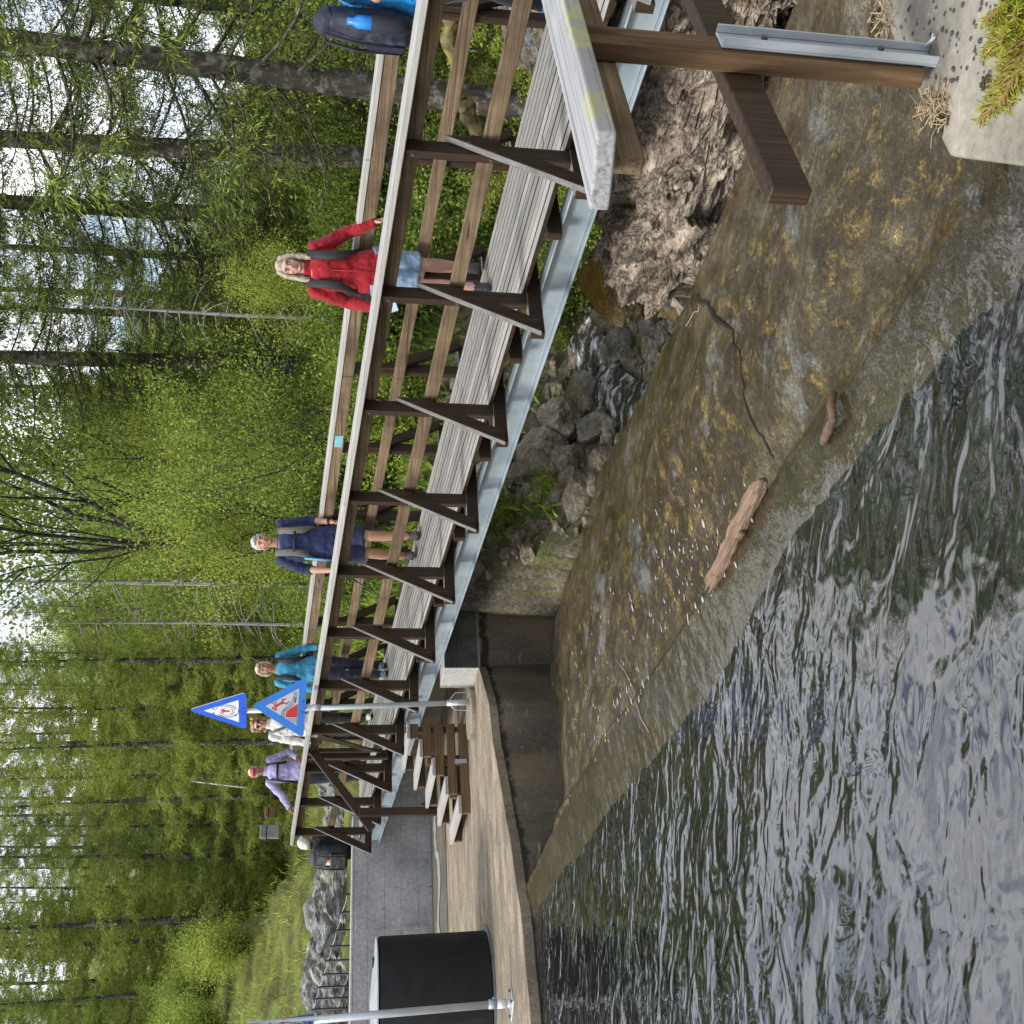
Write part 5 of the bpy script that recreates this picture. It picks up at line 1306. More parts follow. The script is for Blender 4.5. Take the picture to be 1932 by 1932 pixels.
BASE = dict(RS=(.175, 0, 1.395), LS=(-.175, 0, 1.395), RE=(.235, -.02, 1.12), LE=(-.235, -.02, 1.12), RW=(.26, .05, .87), LW=(-.26, .05, .87),
            RH=(.09, 0, .92), LH=(-.09, 0, .92), RK=(.095, .03, .50), LK=(-.095, .03, .50), RA=(.10, -.02, .085), LA=(-.10, -.02, .085))
def hand(mb, w, e, curl=.5, palm_in=None, grip=None):
    """palm, four curled fingers and a thumb beyond wrist w; e = elbow"""
    w, e = Vector(w), Vector(e); d = (w - e).normalized()
    pn = Vector(palm_in) if palm_in else Vector((-1 if w.x > 0 else 1, 0, 0)); pn = (pn - d * pn.dot(d)).normalized(); sd = d.cross(pn).normalized()
    mb.tube([w - d * .015, w + d * .035, w + d * .085], [(.022, .028), (.017, .040), (.014, .040)], 10, side=pn)
    fw = Vector((0, 1, 0)); sg = 1 if sd.dot(fw) > 0 else -1
    for i, (l, off) in enumerate(((.068, .030), (.078, .010), (.073, -.010), (.056, -.029))):
        b = w + d * .078 + sd * (off * sg); a1 = curl * .8; d1 = (d * math.cos(a1) + pn * math.sin(a1)); a2 = curl * 1.9; d2 = (d * math.cos(a2) + pn * math.sin(a2)); a3 = curl * 2.7; d3 = (d * math.cos(a3) + pn * math.sin(a3))
        p1 = b + d1 * l * .45; p2 = p1 + d2 * l * .32; mb.tube([b - d * .01, p1, p2, p2 + d3 * l * .26], [.0095, .0088, .008, .0066], 7)
    b = w + d * .022 + sd * (.030 * sg); t1 = (d * .65 + sd * (.6 * sg) + pn * .35).normalized(); p1 = b + t1 * .042; mb.tube([b, p1, p1 + (d * .85 + pn * .45 + sd * .1 * sg).normalized() * .034], [.012, .0105, .008], 7)
def person(loc, rz, Ht, label, J={}, lean=(0, 0), hy=0.0, ht=0.0, roll=0.0, skin='pink', hair=None, hairmat=None, top=None, topm=None, sleeve=1.0, legs='trousers', legm=None, shoem=None, sockm=None, curl=(.5, .5), palm=(None, None), female=True, vox=.0075, extras=None, headgear=None, eyes=True, group='walkers on the bridge'):
    k = Ht / 1.70; j = {a: Vector(b) for a, b in BASE.items()}; 
    LN = lambda z: Vector((lean[0], lean[1], 0)) * max(0, (z - .9) / .5)
    for a in ('RS', 'LS', 'RE', 'LE', 'RW', 'LW'): j[a] += LN(1.39)
    for a, b in J.items(): j[a] = Vector(b)
    if female:
        for a in ('RS', 'LS'): j[a].x *= .92
    P = thing('person', label, 'person', loc, rz, group); P.scale = (k, k, k)
    nb = Vector((0, -.015, 1.44)) + LN(1.44)
    Hm = Matrix.Translation(nb) @ Matrix.Rotation(hy, 4, 'Z') @ Matrix.Rotation(ht, 4, 'X') @ Matrix.Rotation(roll, 4, 'Y') @ Matrix.Translation(-Vector((0, -.015, 1.44)))
    hp = lambda x, y, z: Hm @ Vector((x, y, z))
    if female: TS = [(.80, .150, .105), (.90, .172, .122), (.98, .160, .115), (1.10, .135, .10), (1.22, .150, .118), (1.30, .158, .118), (1.38, .145, .092), (1.425, .085, .065)]
    else: TS = [(.80, .150, .105), (.90, .168, .12), (1.0, .160, .115), (1.12, .160, .112), (1.24, .175, .118), (1.33, .180, .112), (1.39, .16, .092), (1.43, .09, .068)]
    def torso(mb, g, z0=.79, z1=1.5):
        T = [(z, a, b) for z, a, b in TS if z0 <= z <= z1]
        mb.tube([Vector((0, 0, z)) + LN(z) for z, a, b in T], [(a + g, b + g) for z, a, b in T], 24, side=(1, 0, 0))
    def arm(mb, s, g, f=1.0):
        S, E, Wr = j[s + 'S'], j[s + 'E'], j[s + 'W']; m1 = S.lerp(E, .5); m2 = E.lerp(Wr, .35)
        pts = [S, m1, E, m2, Wr]; rd = [.054, .047, .041, .040, .028]
        if f < 1:
            pts = [S, m1, E, E.lerp(Wr, max(.05, f * 2 - 1))] if f > .5 else [S, S.lerp(E, f * 2)]; rd = [.054, .047, .042, .040] if f > .5 else [.056, .052]
        mb.tube(pts, [r + g for r in rd[:len(pts)]], 12); mb.ball(S, .056 + g, 12, 8); 
        if f > .5: mb.ball(E, .041 + g, 10, 6)
    def leg(mb, s, g, f=1.0, flare=0.0):
        H_, K, A = j[s + 'H'], j[s + 'K'], j[s + 'A']
        pts = [H_ + Vector((0, 0, .02)), H_.lerp(K, .35), H_.lerp(K, .75), K, K.lerp(A, .3) + Vector((0, -.012, 0)), K.lerp(A, .7), A]; rd = [.092, .084, .066, .056, .058, .044, .036]
        if f < 1: pts = pts[:3] + [H_.lerp(K, f)]; rd = rd[:3] + [.062]
        n_ = len(pts); mb.tube(pts, [r + g + flare * i / n_ for i, r in enumerate(rd[:n_])], 14); 
        if f >= 1: mb.ball(K, .056 + g, 10, 6)
    # skin body: one continuous mesh
    mb = MB(); torso(mb, 0)
    mb.tube([nb - Vector((0, 0, .05)), nb + Vector((0, .0, .0)), hp(0, .005, 1.53)], [(.062, .06), (.052, .055), (.05, .055)], 14, side=(1, 0, 0))
    def ball_h(c, r, n=14, m=10):
        b = MB(); b.ball(c, r, n, m); mb.add([Hm @ Vector(v) for v in b.v], b.f)
    ball_h((0, -.008, 1.603), (.072, .092, .100), 20, 14)
    fz = .96 if female else 1.0
    mb.tube([hp(0, .018, 1.62), hp(0, .030, 1.575), hp(0, .036, 1.535), hp(0, .042, 1.502)], [(.067, .066), (.063 * fz, .060), (.052 * fz, .050), (.030, .030)], 16, side=Hm.to_3x3() @ Vector((1, 0, 0)))
    mb.tube([hp(0, .088, 1.612), hp(0, .100, 1.582), hp(0, .108, 1.566)], [.008, .011, .0145], 8); mb.tube([hp(0, .09, 1.560), hp(0, .104, 1.562)], [.016, .012], 8)
    mb.tube([hp(-.045, .074, 1.621), hp(0, .09, 1.623), hp(.045, .074, 1.621)], .009, 8); ball_h((.034, .066, 1.572), (.022, .016, .02)); ball_h((-.034, .066, 1.572), (.022, .016, .02)); ball_h((0, .072, 1.512), (.02, .014, .016))
    for s in (-1, 1): ball_h((s * .072, -.008, 1.582), (.011, .021, .032))
    for i, s in enumerate('RL'):
        arm(mb, s, 0); hand(mb, j[s + 'W'], j[s + 'E'], curl[i], palm[i]); leg(mb, s, 0)
        A = j[s + 'A']; mb.tube([A + Vector((0, -.04, -.05)), A + Vector((0, .06, -.055)), A + Vector((0, .15, -.068))], [(.034, .035), (.036, .03), (.03, .016)], 10, side=(1, 0, 0))
    obj('body', remesh(mb, vox, 2), SK[skin], P, True)
    # face
    if eyes:
        for s in (-1, 1):
            b = MB(); b.ball(hp(s * .031, .0815, 1.603), (.0125, .008, .0068), 10, 6); e_ = b.build('eye', EYW, P, True)
            b = MB(); b.ball(hp(s * .031, .0865, 1.603), (.0062, .006, .0062), 8, 6); b.build('iris', EYD, e_, True)
            b = MB(); b.tube([hp(s * .046, .076, 1.611), hp(s * .031, .0885, 1.6115), hp(s * .017, .082, 1.609)], .0022, 5); b.build('eyelid', EYD, e_, True)
            b = MB(); b.tube([hp(s * .05, .076, 1.623), hp(s * .03, .0905, 1.629), hp(s * .013, .091, 1.624)], .0042, 5); b.build('eyebrow', hairmat, P, True)
    b = MB(); b.tube([hp(-.024, .080, 1.533), hp(0, .0925, 1.5345), hp(.024, .080, 1.533)], [(.003, .002), (.0062, .005), (.003, .002)], 8, side=(0, 0, 1)); b.build('mouth', LIP, P, True)
    # clothes
    if topm:
        mb = MB(); torso(mb, .018, .84, 1.43); 
        for s in 'RL': arm(mb, s, .014, sleeve)
        T = TS[0]; mb.tube([Vector((0, 0, .93)), Vector((0, 0, .855))], [(TS[1][1] + .022, TS[1][2] + .02), (TS[1][1] + .026, TS[1][2] + .024)], 24, side=(1, 0, 0))
        if top == 'collar': mb.tube([nb - Vector((0, 0, .03)), nb + Vector((0, .004, .045))], [(.072, .07), (.066, .068)], 16, side=(1, 0, 0))
        elif top == 'crew': mb.tube([nb - Vector((0, 0, .04)), nb + Vector((0, 0, .004))], [(.078, .072), (.066, .064)], 16, side=(1, 0, 0))
        obj('jacket' if top == 'collar' else 'sweater', remesh(mb, .010, 2, .034), topm, P, True)
    if legm:
        mb = MB(); mb.tube([Vector((0, 0, .80)), Vector((0, 0, .88)), Vector((0, 0, .97))], [(.155, .118), (.178, .13), (.168, .124)], 20, side=(1, 0, 0))
        for s in 'RL': leg(mb, s, .016 if legs == 'trousers' else .026, 1.0 if legs == 'trousers' else (.86 if legs == 'shorts' else .8), 0 if legs == 'trousers' else .02)
        obj('shorts' if legs != 'trousers' else 'trousers', remesh(mb, .010, 2, .028), legm, P, True)
    for s in 'RL':
        A = j[s + 'A']; b = MB()
        b.tube([A + Vector((0, -.066, -.036)), A + Vector((0, -.03, -.03)), A + Vector((0, .04, -.036)), A + Vector((0, .11, -.048)), A + Vector((0, .172, -.056)), A + Vector((0, .197, -.062))], [(.028, .04), (.042, .048), (.045, .042), (.048, .032), (.04, .024), (.016, .012)], 14, side=(1, 0, 0))
        b.tube([A + Vector((0, -.01, -.02)), A + Vector((0, -.012, .045))], [(.048, .054), (.047, .05)], 12, side=(1, 0, 0))
        so = obj('shoe', remesh(b, .009, 2, .008, CLT2), shoem, P, True)
        b = MB(); b.tube([A + Vector((0, -.072, -.072)), A + Vector((0, .06, -.074)), A + Vector((0, .2, -.070))], [(.036, .011), (.05, .011), (.028, .009)], 12, side=(1, 0, 0)); b.build('sole', EYD, so, True)
        if sockm: b = MB(); b.tube([A + Vector((0, -.012, .0)), A + Vector((0, -.012, .085))], [.045, .043], 12); b.build('sock', sockm, P, True)
    # hair
    if hair:
        mb = MB()
        def hb(c, r): b = MB(); b.ball(c, r, 16, 10); mb.add([Hm @ Vector(v) for v in b.v], b.f)
        hb((0, -.022, 1.617), (.080, .089, .098)); hb((0, .012, 1.668), (.062, .062, .046))
        sx = Hm.to_3x3() @ Vector((1, 0, 0))
        if hair == 'long':
            for s in (-1, 1):
                for o_ in (0, .02, -.03): mb.tube([hp(s * .05, .035 + o_ * .4, 1.685), hp(s * .080, .018 + o_, 1.62), hp(s * .084, .012 + o_, 1.54), hp(s * .088, .02 + o_, 1.47), hp(s * .09, .03 + o_, 1.405)], [.018, .022, .024, .022, .008], 8)
            mb.tube([hp(0, -.075, 1.63), hp(0, -.08, 1.52), hp(0, -.085, 1.42)], [(.075, .03), (.085, .03), (.07, .02)], 14, side=sx)
        elif hair == 'bob':
            for s in (-1, 1): mb.tube([hp(s * .05, .045, 1.685), hp(s * .078, .022, 1.62), hp(s * .078, .006, 1.545), hp(s * .068, .0, 1.50)], [.02, .024, .026, .014], 8)
            mb.tube([hp(0, -.06, 1.63), hp(0, -.065, 1.50)], [(.075, .04), (.07, .03)], 14, side=sx); mb.tube([hp(-.06, .05, 1.678), hp(0, .088, 1.672), hp(.05, .062, 1.668)], .022, 8)
        elif hair == 'curly':
            r2 = random.Random(3)
            for i in range(70):
                a = r2.uniform(0, 6.28); z = r2.uniform(1.49, 1.70); q_ = Vector((.088 * math.cos(a), .085 * math.sin(a) - .02, z))
                if q_.y > .035 and z < 1.655: continue
                hb(q_, (.026, .026, .026))
        elif hair == 'short': 
            hb((0, -.045, 1.575), (.072, .06, .07))
            for s in (-1, 1): mb.tube([hp(s * .066, .018, 1.655), hp(s * .074, .008, 1.60)], [.02, .009], 7)
            hb((0, .045, 1.672), (.055, .042, .026))
        elif hair == 'cap': 
            hb((0, -.03, 1.60), (.092, .094, .112)); hb((0, -.04, 1.54), (.08, .07, .06)); mb.tube([hp(-.065, .03, 1.67), hp(0, .075, 1.68), hp(.065, .03, 1.67)], .026, 8)
        obj('hair', remesh(mb, .0075, 1, .016, CLT2), hairmat, P, True)
    if extras: extras(P, j, LN, nb, hp, Hm)
    return P
def strap_set(P, m, nb, LN, name='backpack_strap', chest=True, w=.032, wmid=.03):
    for s in (-1, 1):
        b = MB(); z = lambda x, y, zz: Vector((x * s, y, zz)) + LN(zz)
        b.tube([z(.11, -.12, 1.40), z(.112, -.06, 1.452), z(.112, .03, 1.455), z(.112, .098, 1.39), z(.11, .142, 1.30), z(.118, .148, 1.20), z(.15, .10, 1.10), z(.165, 0, 1.05), z(.12, -.12, 1.03)], [(.012, w)] * 4 + [(.012, w)] * 2 + [(.008, .016)] * 3, 8, side=None)
        yield b
def straps(P, m, LN, chest=True, w=.032):
    for b in strap_set(P, m, None, LN, w=w): b.build('backpack_strap', m, P, True)
    if chest: b = MB(); b.tube([Vector((-.11, .15, 1.27)) + LN(1.27), Vector((0, .16, 1.265)) + LN(1.27), Vector((.11, .15, 1.27)) + LN(1.27)], [(.006, .013)] * 3, 6, side=(0, 1, 0)); b.build('chest_strap', DARK, P, True)
def pack(P, lab, m, size=(.30, .22, .50), off=(0, -.25, 1.17), LNv=Vector((0, 0, 0)), m2=None, cat='backpack'):
    """a backpack as a thing of its own, hung on the person's back"""
    M_ = Matrix.Translation(P.location) @ Matrix.Rotation(P.rotation_euler.z, 4, 'Z') @ Matrix.Scale(P.scale.x, 4)
    t_ = thing('backpack', lab, cat, M_ @ (Vector(off) + LNv - Vector((0, 0, size[2] / 2))), P.rotation_euler.z); t_.scale = P.scale
    sx, sy, sz = size; mb = MB()
    mb.tube([(0, 0, .02), (0, -.005, sz * .25), (0, -.01, sz * .6), (0, .01, sz * .88), (0, .03, sz)], [(sx * .44, sy * .42), (sx * .52, sy * .52), (sx * .52, sy * .52), (sx * .46, sy * .42), (sx * .3, sy * .25)], 20, side=(1, 0, 0))
    mb.box(-sx * .38, sx * .38, -sy * .62, -sy * .3, sz * .08, sz * .5)
    obj('pack_body', remesh(mb, .012, 4, .02), m, t_, True)
    b = MB(); b.tube([(0, .02, sz * .88), (0, -.0, sz * .98), (0, .03, sz * 1.04)], [(sx * .47, sy * .48), (sx * .42, sy * .42), (sx * .25, sy * .25)], 18, side=(1, 0, 0)); obj('pack_lid', remesh(b, .012, 4, .015), m2 or m, t_, True)
    b = MB()
    for s in (-1, 1): b.tube([(s * sx * .3, -sy * .45, sz * .95), (s * sx * .3, -sy * .64, sz * .6), (s * sx * .3, -sy * .62, sz * .1)], [(.004, .012)] * 3, 6)
    b.builds('compression_strap', DARK, t_, True); return t_
def yaw_to(p, q): d = Vector(q) - Vector(p); return math.atan2(-d.x, d.y)
CAMP = (0, 0)
def dpos(s, n): q = bw(s, n, G * s); return q
# --- woman in red
p = dpos(2.14, 1.24); rz = yaw_to(p.xy[:] + (0,), (0, 0, 0))
BLKF = plain('black_shoe', (.02, .02, .022), .6, 0, .3, 40); BLUES = plain('blue_sock', (.03, .22, .6), .8)
def ex(P, j, LN, nb, hp, Hm):
    straps(P, DARK, LN, False, .036)
    b = MB()
    for s in (-1, 1): b.tube([hp(s * .031 + .021 * math.cos(a), .098, 1.600 + .017 * math.sin(a)) for a in [k_ * .5236 for k_ in range(13)]], .0012, 4, False)
    b.tube([hp(-.01, .1, 1.604), hp(.01, .1, 1.604)], .0012, 4)
    for s in (-1, 1): b.tube([hp(s * .052, .096, 1.604), hp(s * .075, .0, 1.605)], .0012, 4)
    b.build('spectacles', EYD, P, True)
    b = MB(); b.tube([Vector((0, .139, .90)), Vector((0, .137, 1.10)), Vector((0, .140, 1.25)), Vector((0, .118, 1.36)), Vector((0, .07, 1.44))], .003, 5); b.build('zip', plain('red_zip', (.5, .04, .04), .4), P, True)
person(p, rz, 1.70, 'woman in a red fleece jacket and denim shorts with long grey blond hair', J=dict(RE=(.25, -.03, 1.13), RW=(.275, .10, .91), LE=(-.30, -.02, 1.15), LW=(-.39, .10, .93), LK=(-.085, -.06, .51), LA=(-.08, -.25, .13), RK=(.085, .08, .50), RA=(.075, .07, .085)),
       hy=.0, ht=.06, roll=R(-4), hair='long', hairmat=hairm('grey_blond_hair', (.24, .19, .13), (.52, .46, .38)), top='collar', topm=cloth('red_fleece', (.27, .011, .018), .35, 14), legs='shorts', legm=cloth('denim', (.23, .33, .45), .3, 20), shoem=BLKF, sockm=BLUES, curl=(.55, .4), vox=.0062, extras=ex)
P_red = bpy.context.scene.objects['person']; pack(P_red, 'black backpack on the back of the woman in red', plain('black_pack', (.014, .014, .017), .65, 0, .4, 14), (.34, .22, .50), (.06, -.24, 1.14))
# paper in her hand
M_ = Matrix.Translation(P_red.location) @ Matrix.Rotation(rz, 4, 'Z'); q = M_ @ Vector((.262, .17, .80)); mb = MB(); mb.box(-.05, .05, -.002, .002, -.06, .06); o = mb.build('folded_paper', plain('pale_blue_paper', (.36, .48, .6), .6), None); o.location = q; o.rotation_euler = (.3, .4, rz); tag(o, 'folded pale blue paper held in the hand of the woman in red', 'paper')
# --- man in navy
p = dpos(6.12, 1.22); rz = yaw_to((p.x, p.y, 0), (1.2, 0, 0))
def ex(P, j, LN, nb, hp, Hm):
    straps(P, TAUPE, LN, True, .036)
    b = MB(); b.tube([Vector((.165, .08, 1.16)), Vector((.175, .085, 1.02)), Vector((.18, .07, .90))], [(.012, .05)] * 3, 8, side=(1, 0, 0)); b.build('shirt_panel', cloth('light_blue_shirt', (.12, .4, .66), .3, 30), P, True)
    b = MB(); q_ = j['LE'].lerp(j['LW'], .85); d_ = (j['LW'] - j['LE']).normalized(); b.tube([q_ - d_ * .014, q_ + d_ * .014], .036, 12); b.build('watch', EYD, P, True)
PM = person(p, rz, 1.80, 'grey haired man in a navy sweater and navy shorts with a taupe strapped backpack', J=dict(RE=(.27, -.05, 1.15), RW=(.285, .08, .90), LE=(-.235, -.01, 1.12), LW=(-.215, .10, .89), LK=(-.08, .07, .50), LA=(-.09, .02, .085), RK=(.09, -.02, .50), RA=(.10, -.20, .12)), hy=.12, ht=.05, skin='tan', hair='short', hairmat=hairm('grey_hair', (.30, .30, .30), (.62, .62, .61)), top='crew', topm=cloth('navy_sweater', (.022, .032, .085), .3, 14), sleeve=.62, legs='shorts', legm=cloth('navy_shorts', (.022, .027, .065), .3, 12), shoem=plain('brown_boot', (.055, .042, .038), .7, 0, .3, 30), sockm=plain('dark_sock', (.03, .03, .03), .9), curl=(.55, .5), female=False, vox=.007, extras=ex)
pack(PM, 'dark backpack mostly hidden behind the man in navy', plain('dark_pack', (.03, .028, .026), .8), (.30, .20, .46))
M_ = Matrix.Translation(PM.location) @ Matrix.Rotation(rz, 4, 'Z') @ Matrix.Scale(PM.scale.x, 4); a = M_ @ Vector((.29, .12, .82)); b_ = M_ @ Vector((.58, .32, .34)); mb = MB(); mb.tube([a + (a - b_) * .15, a.lerp(b_, .4)], .010, 8); mb.tube([a.lerp(b_, .4), b_], .007, 8)
tag(mb.build('trekking_pole', plain('dark_pole', (.04, .035, .03), .4), None, True), 'slim dark trekking pole held by the man in navy', 'trekking pole')
# --- woman in teal
p = dpos(9.05, 1.18); rz = yaw_to((p.x, p.y, 0), (.6, 0, 0))
def ex(P, j, LN, nb, hp, Hm): straps(P, DARK, LN, False, .034)
PT = person(p, rz, 1.68, 'blond woman in a teal top and dark trousers with a black backpack', J=dict(RE=(.245, -.04, 1.13), RW=(.25, .06, .89), LE=(-.26, -.01, 1.13), LW=(-.30, .08, .90), LK=(-.07, .02, .50), LA=(-.05, -.14, .10), RK=(.085, .08, .50), RA=(.06, .06, .085)), hy=.1, ht=-.05, skin='ruddy', hair='bob', hairmat=hairm('blond_hair', (.40, .29, .17), (.68, .56, .40)), top='crew', topm=cloth('teal_top', (.045, .24, .38), .25, 10), legm=cloth('dark_trousers', (.026, .027, .045), .35, 10), shoem=plain('grey_blue_sneaker', (.09, .12, .18), .6, 0, .6, 50), curl=(.5, .45), vox=.008, extras=ex)
pack(PT, 'black backpack behind the woman in teal', plain('black_pack_b', (.014, .014, .017), .65), (.30, .20, .46))
# --- woman in white with sunglasses
p = dpos(10.85, 1.22); rz = yaw_to((p.x, p.y, 0), (.3, 0, 0))
def ex(P, j, LN, nb, hp, Hm):
    b = MB()
    for s in (-1, 1): b.ball(hp(s * .034, .088, 1.603), (.032, .014, .024), 12, 8)
    b.tube([hp(-.07, .06, 1.61), hp(0, .096, 1.612), hp(.07, .06, 1.61)], .004, 6); b.build('sunglasses', EYD, P, True)
    b = MB(); b.tube([Vector((.10, .02, 1.455)), Vector((.105, .10, 1.38)), Vector((.06, .15, 1.25)), Vector((-.10, .12, 1.0))], [(.008, .02)] * 4, 6); b.build('shoulder_strap', plain('grey_strap', (.1, .11, .13), .7), P, True)
PW = person(p, rz, 1.70, 'woman with curly light brown hair, sunglasses and white shirt behind the blue sign', J=dict(LK=(-.09, .05, .50), LA=(-.10, .04, .085), RK=(.10, -.02, .50), RA=(.11, -.12, .10)), skin='pink', hair='curly', hairmat=hairm('curly_hair', (.20, .12, .06), (.46, .30, .17)), top='collar', topm=cloth('white_shirt', (.62, .61, .58), .25, 12), legm=cloth('black_trousers', (.018, .018, .022), .3, 10), shoem=plain('pale_sneaker', (.5, .58, .48), .6, 0, .3, 40), vox=.008, extras=ex, eyes=False)
# --- woman with pink visor
p = dpos(11.75, .88); rz = yaw_to((p.x, p.y, 0), (-1.0, 0, 0))
def ex(P, j, LN, nb, hp, Hm):
    b = MB(); A = [hp(.072 * math.sin(a), .0 + .088 * math.cos(a), 1.640) for a in np.linspace(-1.75, 1.75, 15)]; A2 = [hp(.075 * math.sin(a), .0 + .092 * math.cos(a), 1.672) for a in np.linspace(-1.75, 1.75, 15)]; Bv = [hp(.082 * math.sin(a), .02 + .15 * math.cos(a) if abs(a) < 1.4 else .09 * math.cos(a), 1.628) for a in np.linspace(-1.5, 1.5, 15)]
    n_ = 15; b.add(A + A2 + Bv, [(i, i + 1, n_ + i + 1, n_ + i) for i in range(n_ - 1)] + [(i, 2 * n_ + i, 2 * n_ + i + 1, i + 1) for i in range(n_ - 1)]); o = b.build('visor', plain('pink_visor', (.75, .06, .17), .6, 0, .1), P, True); sm = o.modifiers.new('so', 'SOLIDIFY'); sm.thickness = .004
    b = MB(); b.tube([Vector((-.12, .13, 1.28)), Vector((0, .155, 1.285)), Vector((.12, .13, 1.28))], [(.006, .018)] * 3, 6, side=(0, 1, 0)); b.tube([Vector((.10, .0, 1.455)), Vector((.115, .10, 1.36)), Vector((.14, .13, 1.15)), Vector((.15, .1, .98))], [(.008, .022)] * 4, 6); b.tube([Vector((-.10, .0, 1.455)), Vector((-.115, .10, 1.36)), Vector((-.14, .12, 1.15))], [(.008, .02)] * 3, 6); b.build('pack_strap', DARK, P, True)
PL = person(p, rz, 1.69, 'woman in a lavender shirt with a pink sun visor, hand on the bridge rail', J=dict(RE=(.34, .03, 1.22), RW=(.52, .18, 1.08), LE=(-.27, -.05, 1.14), LW=(-.20, .13, 1.0), LK=(-.09, .02, .50), RK=(.10, .0, .50)), hy=-.1, skin='ruddy', hair='short', hairmat=hairm('pale_blond_hair', (.5, .4, .26), (.75, .66, .5)), top='collar', topm=cloth('lavender_shirt', (.37, .33, .55), .4, 9), legm=cloth('slate_trousers', (.04, .042, .06), .3, 10), shoem=BLKF, curl=(.35, .6), vox=.008, extras=ex)
# --- white haired person behind the wall
q = ons(600, 1603, 13.9); zb = q.z - 1.32; rz = yaw_to((0, 0, 0), DV * .55 + NV * .85)
PH = person((q.x, q.y, zb), rz, 1.66, 'white haired person in black with a large backpack, seen from behind', J=dict(RE=(.21, .10, 1.12), RW=(.17, .28, .93), LE=(-.21, .10, 1.12), LW=(-.15, .28, .95)), lean=(0, .10), hy=-.25, ht=-.42, skin='tan', hair='cap', hairmat=hairm('white_hair', (.55, .54, .5), (.8, .79, .75)), top='collar', topm=cloth('black_jacket', (.014, .014, .015), .35, 10), legm=cloth('black_trousers_b', (.015, .016, .02), .3, 10), shoem=BLKF, curl=(.6, .6), female=True, vox=.008, group='walkers near the bridge')
pk = pack(PH, 'large black backpack with a small white and orange badge on the white haired person', plain('black_pack_c', (.013, .014, .017), .6, 0, .5, 10), (.42, .28, .58), (0, -.22, 1.14), Vector((0, .05, 0)), plain('dark_blue_lid', (.02, .027, .04), .6, 0, .4, 12))
mb = MB(); mb.box(-.05, .0, -.162, -.158, .30, .36, 0); mb.box(.0, .05, -.162, -.158, .29, .35, 1); mb.build('badge', [plain('badge_white', (.7, .7, .68), .5), plain('badge_orange', (.6, .22, .07), .5)], pk)
# --- man in bright blue at the near end
p = dpos(-.41, 1.0); rz = yaw_to((0, 0, 0), Vector((.95, -.18, 0)))
PB = person(p, rz, 1.80, 'man in a bright blue t shirt and black tights at the near end', J=dict(LE=(-.26, -.06, 1.12), LW=(-.22, .17, .93), RE=(.25, -.10, 1.13), RW=(.27, .10, .94), LK=(-.10, .22, .53), LA=(-.09, .34, .10), RK=(.10, .05, .50), RA=(.10, -.02, .085)), lean=(0, .06), skin='tan', hair='short', hairmat=hairm('brown_hair', (.06, .04, .03), (.14, .1, .07)), top='crew', topm=cloth('bright_blue_shirt', (.015, .25, .62), .3, 12), sleeve=.38, legm=cloth('black_tights', (.012, .012, .014), .3, 10), shoem=plain('black_boot', (.02, .018, .017), .7, 0, .3, 30), sockm=BLUES, curl=(.5, .6), female=False, vox=.0062)
pk = pack(PB, 'navy backpack with a blue bottle in its side pocket on the man in bright blue', plain('navy_pack', (.014, .018, .035), .65, 0, .5, 14), (.32, .19, .54), (0, -.21, 1.17))
mb = MB(); mb.tube([(.160, -.02, .04), (.166, -.02, .10), (.166, -.02, .235), (.160, -.02, .24)], [.03, .05, .05, .042], 14); mb.build('side_pocket', plain('navy_mesh', (.012, .014, .024), .8, 0, .4, 60), pk, True)
mb = MB(); mb.tube([(.165, -.02, .16), (.165, -.02, .33), (.165, -.02, .36), (.165, -.02, .39)], [.038, .038, .02, .02], 12); o = mb.build('water_bottle', plain('blue_bottle', (.02, .2, .62), .35), None, True); o.matrix_world = Matrix.Translation(pk.location) @ Matrix.Rotation(rz, 4, 'Z') @ Matrix.Scale(PB.scale.x, 4); tag(o, 'bright blue water bottle in the side pocket of the navy backpack', 'bottle')
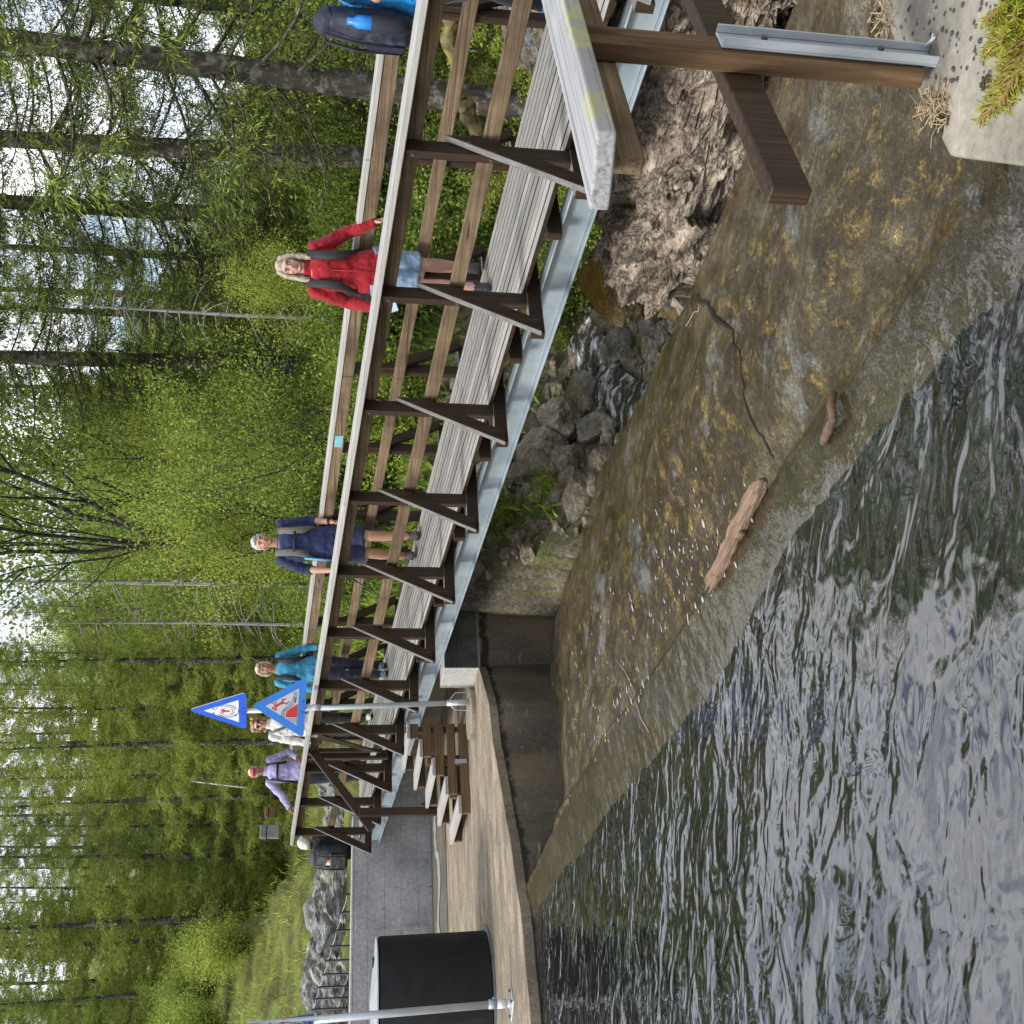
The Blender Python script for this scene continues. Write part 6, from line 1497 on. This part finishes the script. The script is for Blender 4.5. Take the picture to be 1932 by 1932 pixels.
# ------------------------------------------------------------------ light
SUN = Vector((-.66, -.30, .72)).normalized()
ld = bpy.data.lights.new('sun', 'SUN'); ld.energy = 1.9; ld.angle = R(14); ld.color = (1, .96, .9); lo = bpy.data.objects.new('sun', ld); COL.objects.link(lo)
lo.rotation_euler = SUN.to_track_quat('Z', 'Y').to_euler()
w = bpy.data.worlds.new('World'); SC.world = w; w.use_nodes = True; nt = w.node_tree; nt.nodes.clear()
N_ = lambda t_: nt.nodes.new(t_)
out = N_('ShaderNodeOutputWorld'); bg = N_('ShaderNodeBackground'); sky = N_('ShaderNodeTexSky'); sky.sky_type = 'NISHITA'; sky.sun_disc = False
sky.sun_elevation = math.asin(SUN.z); sky.sun_rotation = math.atan2(SUN.x, SUN.y); sky.altitude = 300; sky.dust_density = 1.5
tc = N_('ShaderNodeTexCoord'); mp = N_('ShaderNodeMapping'); mp.inputs['Scale'].default_value = (1, 1, 1.7); nt.links.new(tc.outputs['Generated'], mp.inputs[0])
n1 = N_('ShaderNodeTexNoise'); n1.inputs['Scale'].default_value = 2.6; n1.inputs['Detail'].default_value = 7; n1.inputs['Roughness'].default_value = .6; n1.inputs['Distortion'].default_value = .4; nt.links.new(mp.outputs[0], n1.inputs[0])
n2 = N_('ShaderNodeTexNoise'); n2.inputs['Scale'].default_value = 5.0; n2.inputs['Detail'].default_value = 6; nt.links.new(mp.outputs[0], n2.inputs[0])
r1 = N_('ShaderNodeValToRGB'); r1.color_ramp.elements[0].position = .36; r1.color_ramp.elements[1].position = .52; nt.links.new(n1.outputs['Fac'], r1.inputs[0])
r2 = N_('ShaderNodeValToRGB'); r2.color_ramp.elements[0].position = .3; r2.color_ramp.elements[0].color = (5.2, 5.6, 6.5, 1); r2.color_ramp.elements[1].position = .68; r2.color_ramp.elements[1].color = (10.8, 10.9, 11.2, 1); nt.links.new(n2.outputs['Fac'], r2.inputs[0])
mx = N_('ShaderNodeMix'); mx.data_type = 'RGBA'; nt.links.new(r1.outputs[0], mx.inputs[0]); nt.links.new(sky.outputs[0], mx.inputs[6]); nt.links.new(r2.outputs[0], mx.inputs[7])
nt.links.new(mx.outputs[2], bg.inputs[0]); bg.inputs[1].default_value = .1; nt.links.new(bg.outputs[0], out.inputs[0])
vs_ = SC.view_settings; vs_.view_transform = 'Standard'; vs_.look = 'None'; vs_.exposure = 0.95; vs_.gamma = 1; vs_.use_curve_mapping = False
SC.render.engine = 'CYCLES'; cy = SC.cycles; cy.use_denoising = True; cy.max_bounces = 6; cy.diffuse_bounces = 3; cy.glossy_bounces = 3; cy.transmission_bounces = 4; cy.transparent_max_bounces = 4; cy.caustics_reflective = False; cy.caustics_refractive = False
